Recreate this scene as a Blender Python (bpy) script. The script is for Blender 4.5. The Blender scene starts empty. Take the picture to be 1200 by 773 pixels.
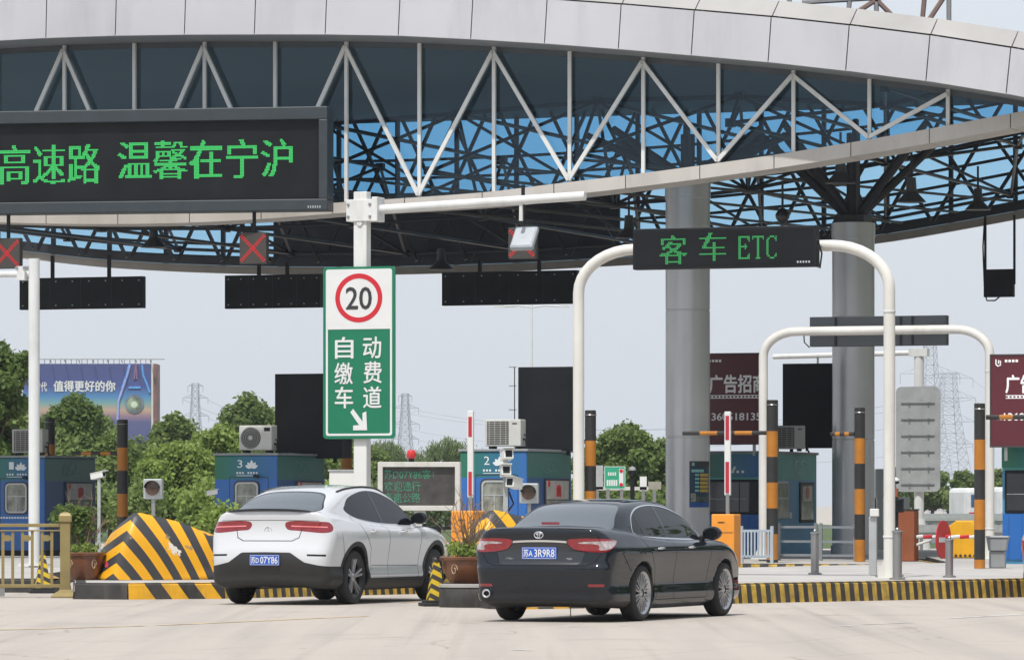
import bpy, bmesh, math, random
import numpy as np
from mathutils import Vector, Matrix
R = math.radians
PI = math.pi
sc = bpy.context.scene
col = sc.collection
# ---------------------------------------------------------------- camera
F, YH, H = 5500.0, 592.0, 1.37
cam_d = bpy.data.cameras.new('camera'); cam = bpy.data.objects.new('camera', cam_d); col.objects.link(cam)
cam.location = (0, 0, H); cam.rotation_euler = (R(90), 0, 0)
cam_d.sensor_width = 36; cam_d.lens = F*36/1200; cam_d.shift_y = (YH-386.5)/1200
cam_d.clip_start = 1; cam_d.clip_end = 6000
sc.camera = cam
# ---------------------------------------------------------------- sky and sun
SUN = Vector((-0.16, -0.46, 0.87)).normalized()
w = bpy.data.worlds.new('World'); sc.world = w; w.use_nodes = True
nt = w.node_tree; nt.nodes.clear()
sky = nt.nodes.new('ShaderNodeTexSky'); sky.sky_type = 'NISHITA'; sky.sun_disc = False
sky.sun_elevation = math.asin(SUN.z); sky.sun_rotation = math.atan2(SUN.x, SUN.y)
sky.dust_density = 3.0; sky.air_density = 1.3; sky.ozone_density = 1.0
# thin high overcast veil: the sky's own colour pulled toward a pale even white
veil = nt.nodes.new('ShaderNodeMixRGB'); veil.inputs[0].default_value = 0.72
veil.inputs[2].default_value = (10.9, 11.6, 12.8, 1)
bg = nt.nodes.new('ShaderNodeBackground'); bg.inputs[1].default_value = 0.085
wo = nt.nodes.new('ShaderNodeOutputWorld')
nt.links.new(sky.outputs[0], veil.inputs[1]); nt.links.new(veil.outputs[0], bg.inputs[0]); nt.links.new(bg.outputs[0], wo.inputs[0])
sd = bpy.data.lights.new('sun', 'SUN'); sd.energy = 3.9; sd.angle = R(0.7); sd.color = (1, .96, .9)
so = bpy.data.objects.new('sun', sd); col.objects.link(so); so.rotation_euler = SUN.to_track_quat('Z', 'Y').to_euler()
sc.view_settings.view_transform = 'Standard'; sc.view_settings.look = 'None'; sc.view_settings.exposure = 0.0; sc.view_settings.gamma = 1
sc.cycles.max_bounces = 8; sc.cycles.transparent_max_bounces = 24; sc.cycles.volume_bounces = 0
try: sc.cycles.use_denoising = True
except Exception: pass

def X(px, D): return (px-600)*D/F
def Z(py, D): return H+(YH-py)*D/F
def at(px, py, D): return Vector((X(px, D), D, Z(py, D)))
YAW = R(20)
HAZE = .00018

# ---------------------------------------------------------------- materials
def srgb(h):
    h = h.lstrip('#'); c = [int(h[i:i+2], 16)/255 for i in (0, 2, 4)]
    return tuple(x/12.92 if x <= .04045 else ((x+.055)/1.055)**2.4 for x in c)
MATS = {}
def mat(name, c, rough=.5, metal=0, coat=0, var=.12, vs=3.0, dirt=0, emit=None, bump=0, bs=30, alpha=1, spec=.5):
    if name in MATS: return MATS[name]
    m = bpy.data.materials.new(name); m.use_nodes = True; MATS[name] = m
    n = m.node_tree.nodes; l = m.node_tree.links; b = n['Principled BSDF']
    b.inputs['Base Color'].default_value = (*c, 1); b.inputs['Roughness'].default_value = rough
    b.inputs['Metallic'].default_value = metal; b.inputs['Coat Weight'].default_value = coat; b.inputs['Coat Roughness'].default_value = .04
    b.inputs['Specular IOR Level'].default_value = spec
    if emit:
        b.inputs['Emission Color'].default_value = (*emit[0], 1); b.inputs['Emission Strength'].default_value = emit[1]
    if var or dirt:
        tc = n.new('ShaderNodeTexCoord'); no = n.new('ShaderNodeTexNoise'); no.inputs['Scale'].default_value = vs; no.inputs['Detail'].default_value = 5
        l.new(tc.outputs['Object'], no.inputs['Vector'])
        mr = n.new('ShaderNodeMapRange'); mr.inputs[1].default_value = .3; mr.inputs[2].default_value = .7
        mr.inputs[3].default_value = 1-var; mr.inputs[4].default_value = 1+var*.6
        l.new(no.outputs['Fac'], mr.inputs[0])
        mx = n.new('ShaderNodeMixRGB'); mx.blend_type = 'MULTIPLY'; mx.inputs[0].default_value = 1; mx.inputs[1].default_value = (*c, 1)
        l.new(mr.outputs[0], mx.inputs[2]); out = mx.outputs[0]
        if dirt:
            n2 = n.new('ShaderNodeTexNoise'); n2.inputs['Scale'].default_value = vs*.6; n2.inputs['Detail'].default_value = 8; n2.inputs['Roughness'].default_value = .7
            mp = n.new('ShaderNodeMapping'); mp.inputs['Scale'].default_value = (3, 3, .6)
            l.new(tc.outputs['Object'], mp.inputs[0]); l.new(mp.outputs[0], n2.inputs['Vector'])
            r2 = n.new('ShaderNodeMapRange'); r2.inputs[1].default_value = .5; r2.inputs[2].default_value = .72; r2.inputs[4].default_value = dirt
            l.new(n2.outputs['Fac'], r2.inputs[0])
            m2 = n.new('ShaderNodeMixRGB'); m2.inputs[2].default_value = (.13, .11, .09, 1); l.new(r2.outputs[0], m2.inputs[0]); l.new(out, m2.inputs[1]); out = m2.outputs[0]
        l.new(out, b.inputs['Base Color'])
        if bump:
            n3 = n.new('ShaderNodeTexNoise'); n3.inputs['Scale'].default_value = bs; l.new(tc.outputs['Object'], n3.inputs['Vector'])
            bp = n.new('ShaderNodeBump'); bp.inputs['Strength'].default_value = bump; bp.inputs['Distance'].default_value = .01
            l.new(n3.outputs['Fac'], bp.inputs['Height']); l.new(bp.outputs[0], b.inputs['Normal'])
    return m
def glass(name, tint, fac=.12, rough=.02):
    if name in MATS: return MATS[name]
    m = bpy.data.materials.new(name); m.use_nodes = True; MATS[name] = m
    n = m.node_tree.nodes; l = m.node_tree.links; n.clear()
    t = n.new('ShaderNodeBsdfTransparent'); t.inputs[0].default_value = (*tint, 1)
    g = n.new('ShaderNodeBsdfGlossy'); g.inputs['Roughness'].default_value = rough; g.inputs[0].default_value = (.62, .80, 1, 1)
    fr = n.new('ShaderNodeLayerWeight'); fr.inputs[0].default_value = fac
    mx = n.new('ShaderNodeMixShader'); o = n.new('ShaderNodeOutputMaterial')
    l.new(fr.outputs['Fresnel'], mx.inputs[0]); l.new(t.outputs[0], mx.inputs[1]); l.new(g.outputs[0], mx.inputs[2]); l.new(mx.outputs[0], o.inputs[0])
    return m
def math_mat(name, build, rough=.5, coat=0):
    """procedural pattern: build(nodes, links, object_xyz sockets) returns the colour socket"""
    m = bpy.data.materials.new(name); m.use_nodes = True; MATS[name] = m
    n = m.node_tree.nodes; l = m.node_tree.links; b = n['Principled BSDF']; b.inputs['Roughness'].default_value = rough; b.inputs['Coat Weight'].default_value = coat
    tc = n.new('ShaderNodeTexCoord'); sp = n.new('ShaderNodeSeparateXYZ'); l.new(tc.outputs['Object'], sp.inputs[0])
    def M(op, a, b2=None, c=None):
        q = n.new('ShaderNodeMath'); q.operation = op
        for i, v in enumerate((a, b2, c)):
            if v is None: continue
            if isinstance(v, (int, float)): q.inputs[i].default_value = v
            else: l.new(v, q.inputs[i])
        return q.outputs[0]
    def mix(f, a, b2):
        q = n.new('ShaderNodeMixRGB')
        for i, v in enumerate((f, a, b2)):
            if isinstance(v, tuple): q.inputs[i].default_value = (*v, 1)
            elif isinstance(v, (int, float)): q.inputs[i].default_value = v
            else: l.new(v, q.inputs[i])
        return q.outputs[0]
    def noise(scale, detail=4, vec=None):
        q = n.new('ShaderNodeTexNoise'); q.inputs['Scale'].default_value = scale; q.inputs['Detail'].default_value = detail
        l.new(vec or tc.outputs['Object'], q.inputs['Vector']); return q.outputs['Fac']
    c = build(M, mix, noise, sp.outputs[0], sp.outputs[1], sp.outputs[2], n, l, b)
    l.new(c, b.inputs['Base Color'])
    return m

WHITE = mat('white_paint', (.66, .67, .66), .38, var=.08, dirt=.25, vs=1.5)
CREAMP = mat('cream_gantry_paint', (.65, .64, .60), .4, var=.08, dirt=.2, vs=1.5)
PANEL = mat('fascia_panel_aluminium', (.46, .46, .485), .42, var=.08, vs=.5, dirt=.2)
PANEL2 = mat('fascia_cap_aluminium', (.36, .35, .335), .45, var=.1, vs=.6, dirt=.15)
BEIGE = mat('lower_fascia_panel', (.50, .475, .44), .5, var=.12, vs=.6, dirt=.25)
JOINT = mat('joint_grey', (.16, .15, .14), .7)
DARKST = mat('dark_navy_steel', (.016, .018, .024), .45)
NAVY = mat('navy_cladding', (.012, .018, .035), .4, var=.3, vs=1)
BLACK = mat('black_casing', (.013, .015, .018), .5, var=.3, spec=.2)
SCREEN = mat('unlit_led_screen', (.012, .0135, .0155), .4, var=.3, vs=1.2, spec=.15)
SLATE = mat('slate_casing', (.028, .038, .045), .45, var=.15)
CHROME = mat('chrome', (.75, .76, .78), .12, 1, var=0)
STEEL = mat('brushed_steel', (.36, .36, .36), .38, .85, var=.1, vs=2)
COLSTEEL = mat('column_cladding', (.62, .62, .63), .30, .35, var=.1, vs=.8, dirt=.15)
ALU = mat('aluminium_back', (.42, .44, .44), .45, .3, var=.12, vs=3, dirt=.2)
RUBBER = mat('tyre_rubber', (.018, .018, .019), .75, var=.2, vs=8)
YEL = mat('kerb_yellow', srgb('#d9a21c'), .6, var=.2, vs=4, dirt=.35)
YELW = mat('worn_kerb_yellow', srgb('#b9983a'), .7, var=.45, vs=7, dirt=.75)
BLK = mat('kerb_black', (.035, .033, .03), .6, var=.5, vs=4, dirt=.4)
ORANGE = mat('amber_machine_paint', srgb('#e8952f'), .45, var=.1, vs=2, dirt=.12)
POLEOR = mat('pole_orange_band', srgb('#b0701c'), .5, var=.15, vs=5, dirt=.2)
POLEBK = mat('pole_black_band', (.022, .021, .02), .5, var=.25, vs=4)
BOOTHBLUE = mat('booth_blue', srgb('#1d60a8'), .4, var=.1, vs=1.2, dirt=.18)
BOOTHTEAL = mat('booth_teal', srgb('#4088b0'), .45, var=.12, vs=1, dirt=.2)
SIGNGREEN = mat('sign_green', srgb('#067050'), .4, var=.06)
SIGNWHITE = mat('sign_white', (.66, .67, .67), .4, var=.04)
SIGNRED = mat('sign_red', srgb('#c01f2e'), .4, var=.06)
SIGNBLK = mat('sign_black', (.03, .03, .035), .5)
GREYTXT = mat('grey_print', (.45, .47, .48), .5)
MAROON = mat('maroon_board', srgb('#571c26'), .45, var=.1, vs=1)
GOLD = mat('gold_fence_paint', srgb('#8c7d50'), .5, .15, var=.12, vs=4, dirt=.2)
CLAY = mat('glazed_clay', srgb('#6e4228'), .35, coat=.3, var=.3, vs=6)
SOIL = mat('soil', (.06, .045, .03), .95)
LEDG = mat('green_led', (.02, .25, .06), .5, var=0, emit=((.035, .66, .13), .58))
LEDG2 = mat('dim_green_led', (.02, .2, .05), .5, var=0, emit=((.04, .50, .14), .35))
LEDG3 = mat('small_green_led', (.02, .3, .15), .5, var=0, emit=((.02, .62, .32), .5))
LEDR = mat('red_led', (.3, .01, .01), .5, var=0, emit=((.72, .02, .03), .42))
WINDARK = mat('tinted_window', (.012, .014, .016), .04, var=0, spec=.7)
WINBOOTH = mat('booth_window', (.24, .25, .21), .1, var=.75, vs=3.5, spec=.6)
BLUEW = mat('rear_wall_mullion', (.02, .024, .03), .5)
GFRONT = glass('front_blue_glass', (.36, .60, .76), .33)
GREAR = glass('rear_blue_glass', (.42, .71, .91), .10)
CAMWHITE = mat('camera_housing', (.66, .66, .63), .4, var=.05)
ACWHITE = mat('air_conditioner_casing', (.50, .50, .47), .45, var=.08, vs=4, dirt=.3)
MESHGREY = mat('fan_grille', (.06, .06, .055), .6, var=.3, vs=60)

# ---------------------------------------------------------------- mesh builder
class MB:
    def __init__(s): s.v = []; s.f = []; s.m = []; s.mats = []
    def mi(s, m):
        if m not in s.mats: s.mats.append(m)
        return s.mats.index(m)
    def add(s, vs, fs, m, M=None):
        o = len(s.v); k = s.mi(m)
        s.v += [tuple(M @ Vector(p)) if M else tuple(p) for p in vs]
        for f in fs: s.f.append(tuple(i+o for i in f)); s.m.append(k)
        return s
    def box(s, a, b, m, M=None):
        (x0, y0, z0), (x1, y1, z1) = a, b
        vs = [(x0,y0,z0),(x1,y0,z0),(x1,y1,z0),(x0,y1,z0),(x0,y0,z1),(x1,y0,z1),(x1,y1,z1),(x0,y1,z1)]
        return s.add(vs, [(0,3,2,1),(4,5,6,7),(0,1,5,4),(1,2,6,5),(2,3,7,6),(3,0,4,7)], m, M)
    def cbox(s, c, d, m, M=None):
        return s.box((c[0]-d[0]/2, c[1]-d[1]/2, c[2]-d[2]/2), (c[0]+d[0]/2, c[1]+d[1]/2, c[2]+d[2]/2), m, M)
    def tube(s, pts, r, m, n=10, cap=True):
        pts = [Vector(p) for p in pts]; rs = r if isinstance(r, (list, tuple)) else [r]*len(pts)
        vs = []; fs = []; up = None
        for i, p in enumerate(pts):
            t = (pts[min(i+1, len(pts)-1)]-pts[max(i-1, 0)]).normalized()
            if up is None:
                up = Vector((0, 0, 1)) if abs(t.z) < .9 else Vector((1, 0, 0))
            a = t.cross(up).normalized(); up = a.cross(t).normalized()
            for k in range(n):
                q = 2*PI*(k+.5)/n; vs.append(p+(a*math.cos(q)+up*math.sin(q))*rs[i])
        for i in range(len(pts)-1):
            for k in range(n):
                k2 = (k+1) % n; fs.append((i*n+k, i*n+k2, (i+1)*n+k2, (i+1)*n+k))
        if cap: fs.append(tuple(range(n))[::-1]); fs.append(tuple((len(pts)-1)*n+k for k in range(n)))
        return s.add(vs, [f[::-1] for f in fs], m)
    def bar(s, a, b, w, m, n=4): return s.tube([a, b], w*(.7071 if n == 4 else 1), m, n)
    def lathe(s, prof, m, n=24, M=None, ang=2*PI):
        vs = []; fs = []
        for r, z in prof:
            for k in range(n): vs.append((r*math.cos(ang*k/n), r*math.sin(ang*k/n), z))
        for i in range(len(prof)-1):
            for k in range(n):
                k2 = (k+1) % n; fs.append((i*n+k, i*n+k2, (i+1)*n+k2, (i+1)*n+k))
        return s.add(vs, fs, m, M)
    def disc(s, c, r, m, axis='y', n=24, h=.01):
        A = {'y': Matrix.Rotation(PI/2, 4, 'X'), 'z': Matrix(), 'x': Matrix.Rotation(PI/2, 4, 'Y')}[axis]
        return s.lathe([(0.0001, -h/2), (r, -h/2), (r, h/2), (0.0001, h/2)], m, n, Matrix.Translation(c) @ A)
    def prism(s, poly, y0, y1, m):            # polygon in x,z, extruded along y
        n = len(poly); ar = sum(poly[i][0]*poly[(i+1) % n][1]-poly[(i+1) % n][0]*poly[i][1] for i in range(n))
        if ar < 0: poly = poly[::-1]
        vs = [(x, y0, z) for x, z in poly]+[(x, y1, z) for x, z in poly]
        fs = [tuple(range(n)), tuple(range(2*n-1, n-1, -1))]+[(i, i+n, (i+1) % n+n, (i+1) % n) for i in range(n)]
        return s.add(vs, fs, m)
    def slab(s, poly, z0, z1, m, mt=None):    # polygon in x,y, extruded along z
        n = len(poly); ar = sum(poly[i][0]*poly[(i+1) % n][1]-poly[(i+1) % n][0]*poly[i][1] for i in range(n))
        if ar < 0: poly = poly[::-1]
        vs = [(x, y, z0) for x, y in poly]+[(x, y, z1) for x, y in poly]
        s.add(vs, [tuple(range(n-1, -1, -1))]+[(i, (i+1) % n, (i+1) % n+n, i+n) for i in range(n)], m)
        return s.add([(x, y, z1) for x, y in poly], [tuple(range(n))], mt or m)
    def build(s, name, parent=None, smooth=False, bevel=0, loc=None, fix=False):
        me = bpy.data.meshes.new(name); me.from_pydata([tuple(p) for p in s.v], [], s.f)
        for m in s.mats: me.materials.append(m)
        me.polygons.foreach_set('material_index', s.m)
        if fix:
            b = bmesh.new(); b.from_mesh(me); bmesh.ops.remove_doubles(b, verts=b.verts, dist=1e-5); bmesh.ops.recalc_face_normals(b, faces=b.faces); b.to_mesh(me); b.free()
        me.update()
        o = bpy.data.objects.new(name, me); col.objects.link(o)
        if smooth:
            me.polygons.foreach_set('use_smooth', [True]*len(me.polygons))
            me.set_sharp_from_angle(angle=R(40))
        if bevel:
            bv = o.modifiers.new('bevel', 'BEVEL'); bv.width = bevel; bv.segments = 2; bv.limit_method = 'ANGLE'; bv.angle_limit = R(50)
        if parent: o.parent = parent
        if loc: o.location = loc
        return o
def tag(o, label, cat, group=None, kind=None):
    if label: o['label'] = label
    if cat: o['category'] = cat
    if group: o['group'] = group
    if kind: o['kind'] = kind
    return o
def thing(name, label, cat, loc=(0,0,0), rz=0, group=None):
    o = bpy.data.objects.new(name, None); col.objects.link(o); o.location = loc; o.rotation_euler = (0, 0, rz); o.empty_display_size = .2
    return tag(o, label, cat, group)
def copy_tree(o, parent=None):
    c = o.copy(); col.objects.link(c)
    if parent: c.parent = parent
    for ch in [q for q in bpy.data.objects if q.parent == o]: copy_tree(ch, c)
    return c
def dup(o, label, loc, rz=None, scale=None):
    c = copy_tree(o); c['label'] = label; c.location = loc
    if rz is not None: c.rotation_euler = (0, 0, rz)
    if scale: c.scale = scale
    return c

# ---------------------------------------------------------------- lettering
def text_geo(body, size=1, bold=0, extrude=0, spacing=1, sx=1):
    cu = bpy.data.curves.new('t', 'FONT'); cu.body = body; cu.size = size; cu.offset = bold; cu.extrude = extrude; cu.space_character = spacing; cu.align_x = 'LEFT'
    cu.resolution_u = 3
    o = bpy.data.objects.new('t', cu); col.objects.link(o)
    bpy.context.view_layer.update()
    ev = o.evaluated_get(bpy.context.evaluated_depsgraph_get()); me = ev.to_mesh()
    V = np.array([v.co[:] for v in me.vertices]).reshape(-1, 3); Fc = [tuple(p.vertices) for p in me.polygons]
    ev.to_mesh_clear(); bpy.data.objects.remove(o); bpy.data.curves.remove(cu)
    V[:, 0] *= sx
    return V, Fc
def lettering(parent, body, m, x0, z0, wid, hei, y=0, bold=0, name='lettering', side='front', spacing=1):
    """flat raised lettering fitted in a box (x0,z0,wid,hei) on the local front face (-y) or, side='right', on the +x face"""
    V, Fc = text_geo(body, 1, 0, 0, spacing)
    mn = V.min(0); mx = V.max(0)
    sx = wid/max(1e-6, mx[0]-mn[0]); sz = hei/max(1e-6, mx[1]-mn[1])
    if sz <= 0 or hei == 0: sz = sx
    b = MB()
    offs = [(0, 0)] if not bold else [(0, 0), (bold, 0), (-bold, 0), (0, bold*.8), (0, -bold*.8)]
    for k, (ox, oz) in enumerate(offs):
        P = [((v[0]-mn[0]+ox)*sx+x0, y-.0006*k, (v[1]-mn[1]+oz)*sz+z0) for v in V]
        b.add(P, Fc, m)
    return b.build(name, parent)
def raster(body, nh, bold=0, thin=False):
    V, Fc = text_geo(body, 1, 0)
    mn = V.min(0); mx = V.max(0); st = (mx[1]-mn[1])/nh; nw = int(math.ceil((mx[0]-mn[0])/st))
    G = np.zeros((nh, nw), bool)
    for f in Fc:
        for k in range(1, len(f)-1):
            a, b, c = V[f[0]], V[f[k]], V[f[k+1]]
            x0 = max(0, int((min(a[0], b[0], c[0])-mn[0])/st-1)); x1 = min(nw, int((max(a[0], b[0], c[0])-mn[0])/st+2))
            y0 = max(0, int((min(a[1], b[1], c[1])-mn[1])/st-1)); y1 = min(nh, int((max(a[1], b[1], c[1])-mn[1])/st+2))
            if x1 <= x0 or y1 <= y0: continue
            gx, gy = np.meshgrid((np.arange(x0, x1)+.5)*st+mn[0], (np.arange(y0, y1)+.5)*st+mn[1])
            d = lambda p, q: (q[0]-p[0])*(gy-p[1])-(q[1]-p[1])*(gx-p[0])
            d1, d2, d3 = d(a, b), d(b, c), d(c, a)
            G[y0:y1, x0:x1] |= ((d1 >= 0) & (d2 >= 0) & (d3 >= 0)) | ((d1 <= 0) & (d2 <= 0) & (d3 <= 0))
    if bold: G[:, 1:] |= G[:, :-1].copy()
    return G
def led(parent, G, m, x0, z0, wid, hei, y, fill=.8, name='lettering'):
    nh, nw = G.shape; dx = wid/nw; dz = hei/nh; b = MB()
    for j, i in zip(*np.nonzero(G)):
        cx = x0+(i+.5)*dx; cz = z0+(j+.5)*dz; hx = dx*fill/2; hz = dz*fill/2
        b.add([(cx-hx, y, cz-hz), (cx+hx, y, cz-hz), (cx+hx, y, cz+hz), (cx-hx, y, cz+hz)], [(0, 1, 2, 3)], m)
    return b.build(name, parent)
def rrect(x0, z0, x1, z1, r, n=5):
    p = []
    for cx, cz, a in ((x1-r, z0+r, -90), (x1-r, z1-r, 0), (x0+r, z1-r, 90), (x0+r, z0+r, 180)):
        for k in range(n+1):
            q = R(a+90*k/n); p.append((cx+r*math.cos(q), cz+r*math.sin(q)))
    return p
def ring(b, outer, inner, y0, y1, m):   # frame between two outlines of equal count (x,z), extruded y0..y1
    n = len(outer)
    vs = [(x, y0, z) for x, z in outer]+[(x, y0, z) for x, z in inner]+[(x, y1, z) for x, z in outer]+[(x, y1, z) for x, z in inner]
    fs = []
    for i in range(n):
        j = (i+1) % n
        fs += [(i, j, n+j, n+i), (2*n+i, 3*n+i, 3*n+j, 2*n+j), (i, 2*n+i, 2*n+j, j), (n+i, n+j, 3*n+j, 3*n+i)]
    b.add(vs, fs, m)
# ================================================================ ground, islands
def concrete(M, mix, noise, x, y, z, n, l, b):
    big = noise(.05, 6); mid = noise(.45, 6); fine = noise(9, 3)
    tc = [q for q in n if q.type == 'TEX_COORD'][0]
    mp = n.new('ShaderNodeMapping'); mp.inputs['Rotation'].default_value = (0, 0, R(20)); mp.inputs['Scale'].default_value = (1.6, .07, 1)
    l.new(tc.outputs['Object'], mp.inputs[0]); streak = noise(1, 5, mp.outputs[0])
    c = mix(big, (.39, .348, .30), (.475, .425, .37))
    c = mix(M('MULTIPLY', M('SUBTRACT', streak, .45), 2.2), c, (.30, .275, .25))
    c = mix(M('MULTIPLY', M('GREATER_THAN', mid, .60), M('MULTIPLY', M('SUBTRACT', mid, .6), 3.0)), c, (.26, .24, .22))
    c = mix(M('MULTIPLY', fine, .25), c, (.30, .28, .26))
    vo = n.new('ShaderNodeTexVoronoi'); vo.feature = 'DISTANCE_TO_EDGE'; vo.inputs['Scale'].default_value = .22
    wv = n.new('ShaderNodeVectorMath'); wv.operation = 'ADD'; nz = n.new('ShaderNodeTexNoise'); nz.inputs['Scale'].default_value = .9; nz.inputs['Detail'].default_value = 6
    l.new(tc.outputs['Object'], nz.inputs['Vector']); l.new(tc.outputs['Object'], wv.inputs[0]); l.new(nz.outputs['Color'], wv.inputs[1]); l.new(wv.outputs[0], vo.inputs['Vector'])
    crack = M('MULTIPLY', M('LESS_THAN', vo.outputs['Distance'], .0035), M('GREATER_THAN', mid, .50))
    c = mix(M('MULTIPLY', crack, .55), c, (.14, .12, .10))
    mp3 = n.new('ShaderNodeMapping'); mp3.inputs['Rotation'].default_value = (0, 0, R(24)); mp3.inputs['Scale'].default_value = (3.2, .03, 1); mp3.inputs['Location'].default_value = (1.3, 0, 0)
    l.new(tc.outputs['Object'], mp3.inputs[0]); tyre = noise(1, 3, mp3.outputs[0])
    c = mix(M('MULTIPLY', M('MAXIMUM', M('SUBTRACT', tyre, .56), 0), 1.3), c, (.12, .105, .095))
    spot = noise(2.3, 2); c = mix(M('MULTIPLY', M('GREATER_THAN', spot, .735), .4), c, (.10, .09, .08))
    bp = n.new('ShaderNodeBump'); bp.inputs['Strength'].default_value = .25; bp.inputs['Distance'].default_value = .01
    l.new(fine, bp.inputs['Height']); l.new(bp.outputs[0], b.inputs['Normal'])
    # slab joints every 4.5 m, rotated with the lanes
    mp2 = n.new('ShaderNodeMapping'); mp2.inputs['Rotation'].default_value = (0, 0, R(20)); l.new(tc.outputs['Object'], mp2.inputs[0])
    s2 = n.new('ShaderNodeSeparateXYZ'); l.new(mp2.outputs[0], s2.inputs[0])
    jx = M('LESS_THAN', M('ABSOLUTE', M('SUBTRACT', M('PINGPONG', s2.outputs[0], 2.25), 0.012)), .012)
    jy = M('LESS_THAN', M('ABSOLUTE', M('SUBTRACT', M('PINGPONG', s2.outputs[1], 2.5), 0.02)), .02)
    return mix(M('MULTIPLY', M('MAXIMUM', jx, jy), .22), c, (.16, .14, .12))
CONC = math_mat('road_concrete', concrete, .8)
TOP = mat('island_paving', (.42, .405, .385), .85, var=.15, vs=.8, dirt=.3)
def grassy(M, mix, noise, x, y, z, n, l, b): return mix(noise(.3, 6), (.035, .06, .015), (.09, .13, .04))
GRASS = math_mat('verge_grass', grassy, .95)
b = MB(); b.add([(-3000, -50, 0), (3000, -50, 0), (3000, 5000, 0), (-3000, 5000, 0)], [(0, 1, 2, 3)], CONC)
tag(b.build('ground'), 'pale worn concrete apron before and beyond the toll lanes', None, kind='structure')
b = MB(); b.add([(-160, 175, .004), (15, 175, .004), (24, 4500, .004), (-3000, 4500, .004)], [(0, 1, 2, 3)], GRASS)
b.add([(9, 150, .008), (22, 150, .008), (32, 4500, .008), (8, 4500, .008)], [(0, 1, 2, 3)], GRASS)
tag(b.build('verge'), 'green verge beyond the toll plaza', None, kind='structure')
WEARY = mat('worn_yellow_line', srgb('#c9b083'), .8, var=.5, vs=3, dirt=.5)
WEARW = mat('worn_white_line', (.60, .59, .57), .8, var=.5, vs=3, dirt=.3)
def gp(px, py): D = F*H/(py-YH); return (X(px, D), D)
b = MB()
def stripe(pxs, wd, m):
    P = [Vector((*gp(*p), .004)) for p in pxs]
    for a, c in zip(P, P[1:]):
        t = (c-a).normalized(); nn = Vector((-t.y, t.x, 0))*wd/2
        b.add([a-nn, c-nn, c+nn, a+nn], [(0, 1, 2, 3)], m)
stripe([(-40, 739), (170, 733)], .12, WEARY); stripe([(185, 732.5), (430, 721.5)], .12, WEARY)
stripe([(470, 706), (488, 705)], .1, WEARY)
stripe([(1010, 731.5), (1070, 729)], .10, WEARW); stripe([(1115, 724), (1200, 719.5)], .12, WEARW); stripe([(975, 734), (1000, 732.5)], .08, WEARW)
stripe([(602, 761), (622, 762)], .10, WEARW)
tag(b.build('road_marking'), 'worn lane lines painted on the concrete', None, kind='structure')

def island(name, poly, h, kerb_edges, label, hmat=TOP, pitch=.34, slope=.0):
    """kerb_edges: list of (edge index, [(fraction, style)...]) ; style 'wide' slanted chevrons, 'narrow' worn stripes, 'black'"""
    b = MB(); n = len(poly)
    ar = sum(poly[i][0]*poly[(i+1) % n][1]-poly[(i+1) % n][0]*poly[i][1] for i in range(n)); assert ar > 0, name
    b.slab(poly, -.05, h-.004, BLK, hmat)
    o = b.build(name); tag(o, label, None, kind='structure')
    k = MB()
    for i, segs in kerb_edges.items():
        a = Vector((*poly[i], 0)); c = Vector((*poly[(i+1) % n], 0)); L = (c-a).length; t = (c-a)/L; nn = Vector((t.y, -t.x, 0))
        cur = 0
        for fr, st in segs:
            end = fr*L
            p = {'wide': .52, 'narrow': pitch, 'black': 9}[st]; j = 0
            while cur < end-1e-4:
                e = min(cur+p*(.5 if st != 'black' else 1), end)
                m = (BLK, YEL if st == 'wide' else YELW)[(j+1) % 2] if st != 'black' else BLK
                if st == 'wide': m = (YEL, BLK)[j % 2]
                if st == 'narrow': m = (YELW, BLK)[j % 2]
                th = .03; sl = .16 if st == 'wide' else .02
                A = a+t*cur; B = a+t*e; up = Vector((0, 0, h)); s1 = t*sl
                q = [A+nn*th+s1*0+t*0, B+nn*th, B+nn*(th-.015)-s1*0+up-Vector((0,0,.03)), A+nn*(th-.015)+up-Vector((0,0,.03))]
                q[0] = q[0]+s1; q[1] = q[1]+s1
                if e == end: q[1] = B+nn*th
                if cur < 1e-4: q[0] = A+nn*th
                T1 = A-nn*.02+up; T2 = B-nn*.02+up; TA = A-nn*.16+up; TB = B-nn*.16+up
                k.add([q[0], q[1], q[2], q[3], T1+Vector((0,0,.002)), T2+Vector((0,0,.002)), TA+Vector((0,0,.002)), TB+Vector((0,0,.002))], [(0, 1, 2, 3), (3, 2, 5, 4), (4, 5, 7, 6)], m)
                cur = e; j += 1
    ko = k.build('kerb', o)
    return o
A = [gp(88, 701.5), gp(150, 702), gp(262, 701), gp(485, 695.5), gp(575, 694), (1.6, 80), (2.4, 90), (2.4, 122), (-7.0, 122), (-7.0, 90), (-6.9, 74)]
island('traffic_island', A, .24, {0: [(1, 'black')], 1: [(1, 'wide')], 2: [(1, 'narrow')], 3: [(1, 'narrow')], 10: [(1, 'black')]}, 'raised toll island with its striped nose under the chevron crash cushion', pitch=.20)
B = [gp(536, 705), gp(550, 710), gp(575, 713), gp(600, 713.5), gp(690, 712), gp(868, 706.5), gp(1035, 703), gp(1200, 699), (18, 78), (18, 101), (8.9, 101), (8.4, 90), (2.2, 80), (-1.1, 66.5)]
island('traffic_island', B, .28, {0: [(1, 'black')], 1: [(1, 'black')], 2: [(1, 'black')], 3: [(1, 'wide')], 4: [(1, 'narrow')], 5: [(1, 'narrow')], 6: [(1, 'narrow')], 7: [(1, 'narrow')], 13: [(1, 'black')]}, 'long toll island with yellow and black kerb in front of the columns', pitch=.195)
C = [(3.4, 93.5), (8.5, 91.5), (8.7, 101.5), (16, 101.5), (16, 122), (3.4, 122)]
island('traffic_island', C, .22, {0: [(1, 'narrow')], 1: [(1, 'narrow')]}, 'shaded toll island under the canopy carrying the maroon board booth', pitch=.36)
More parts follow.
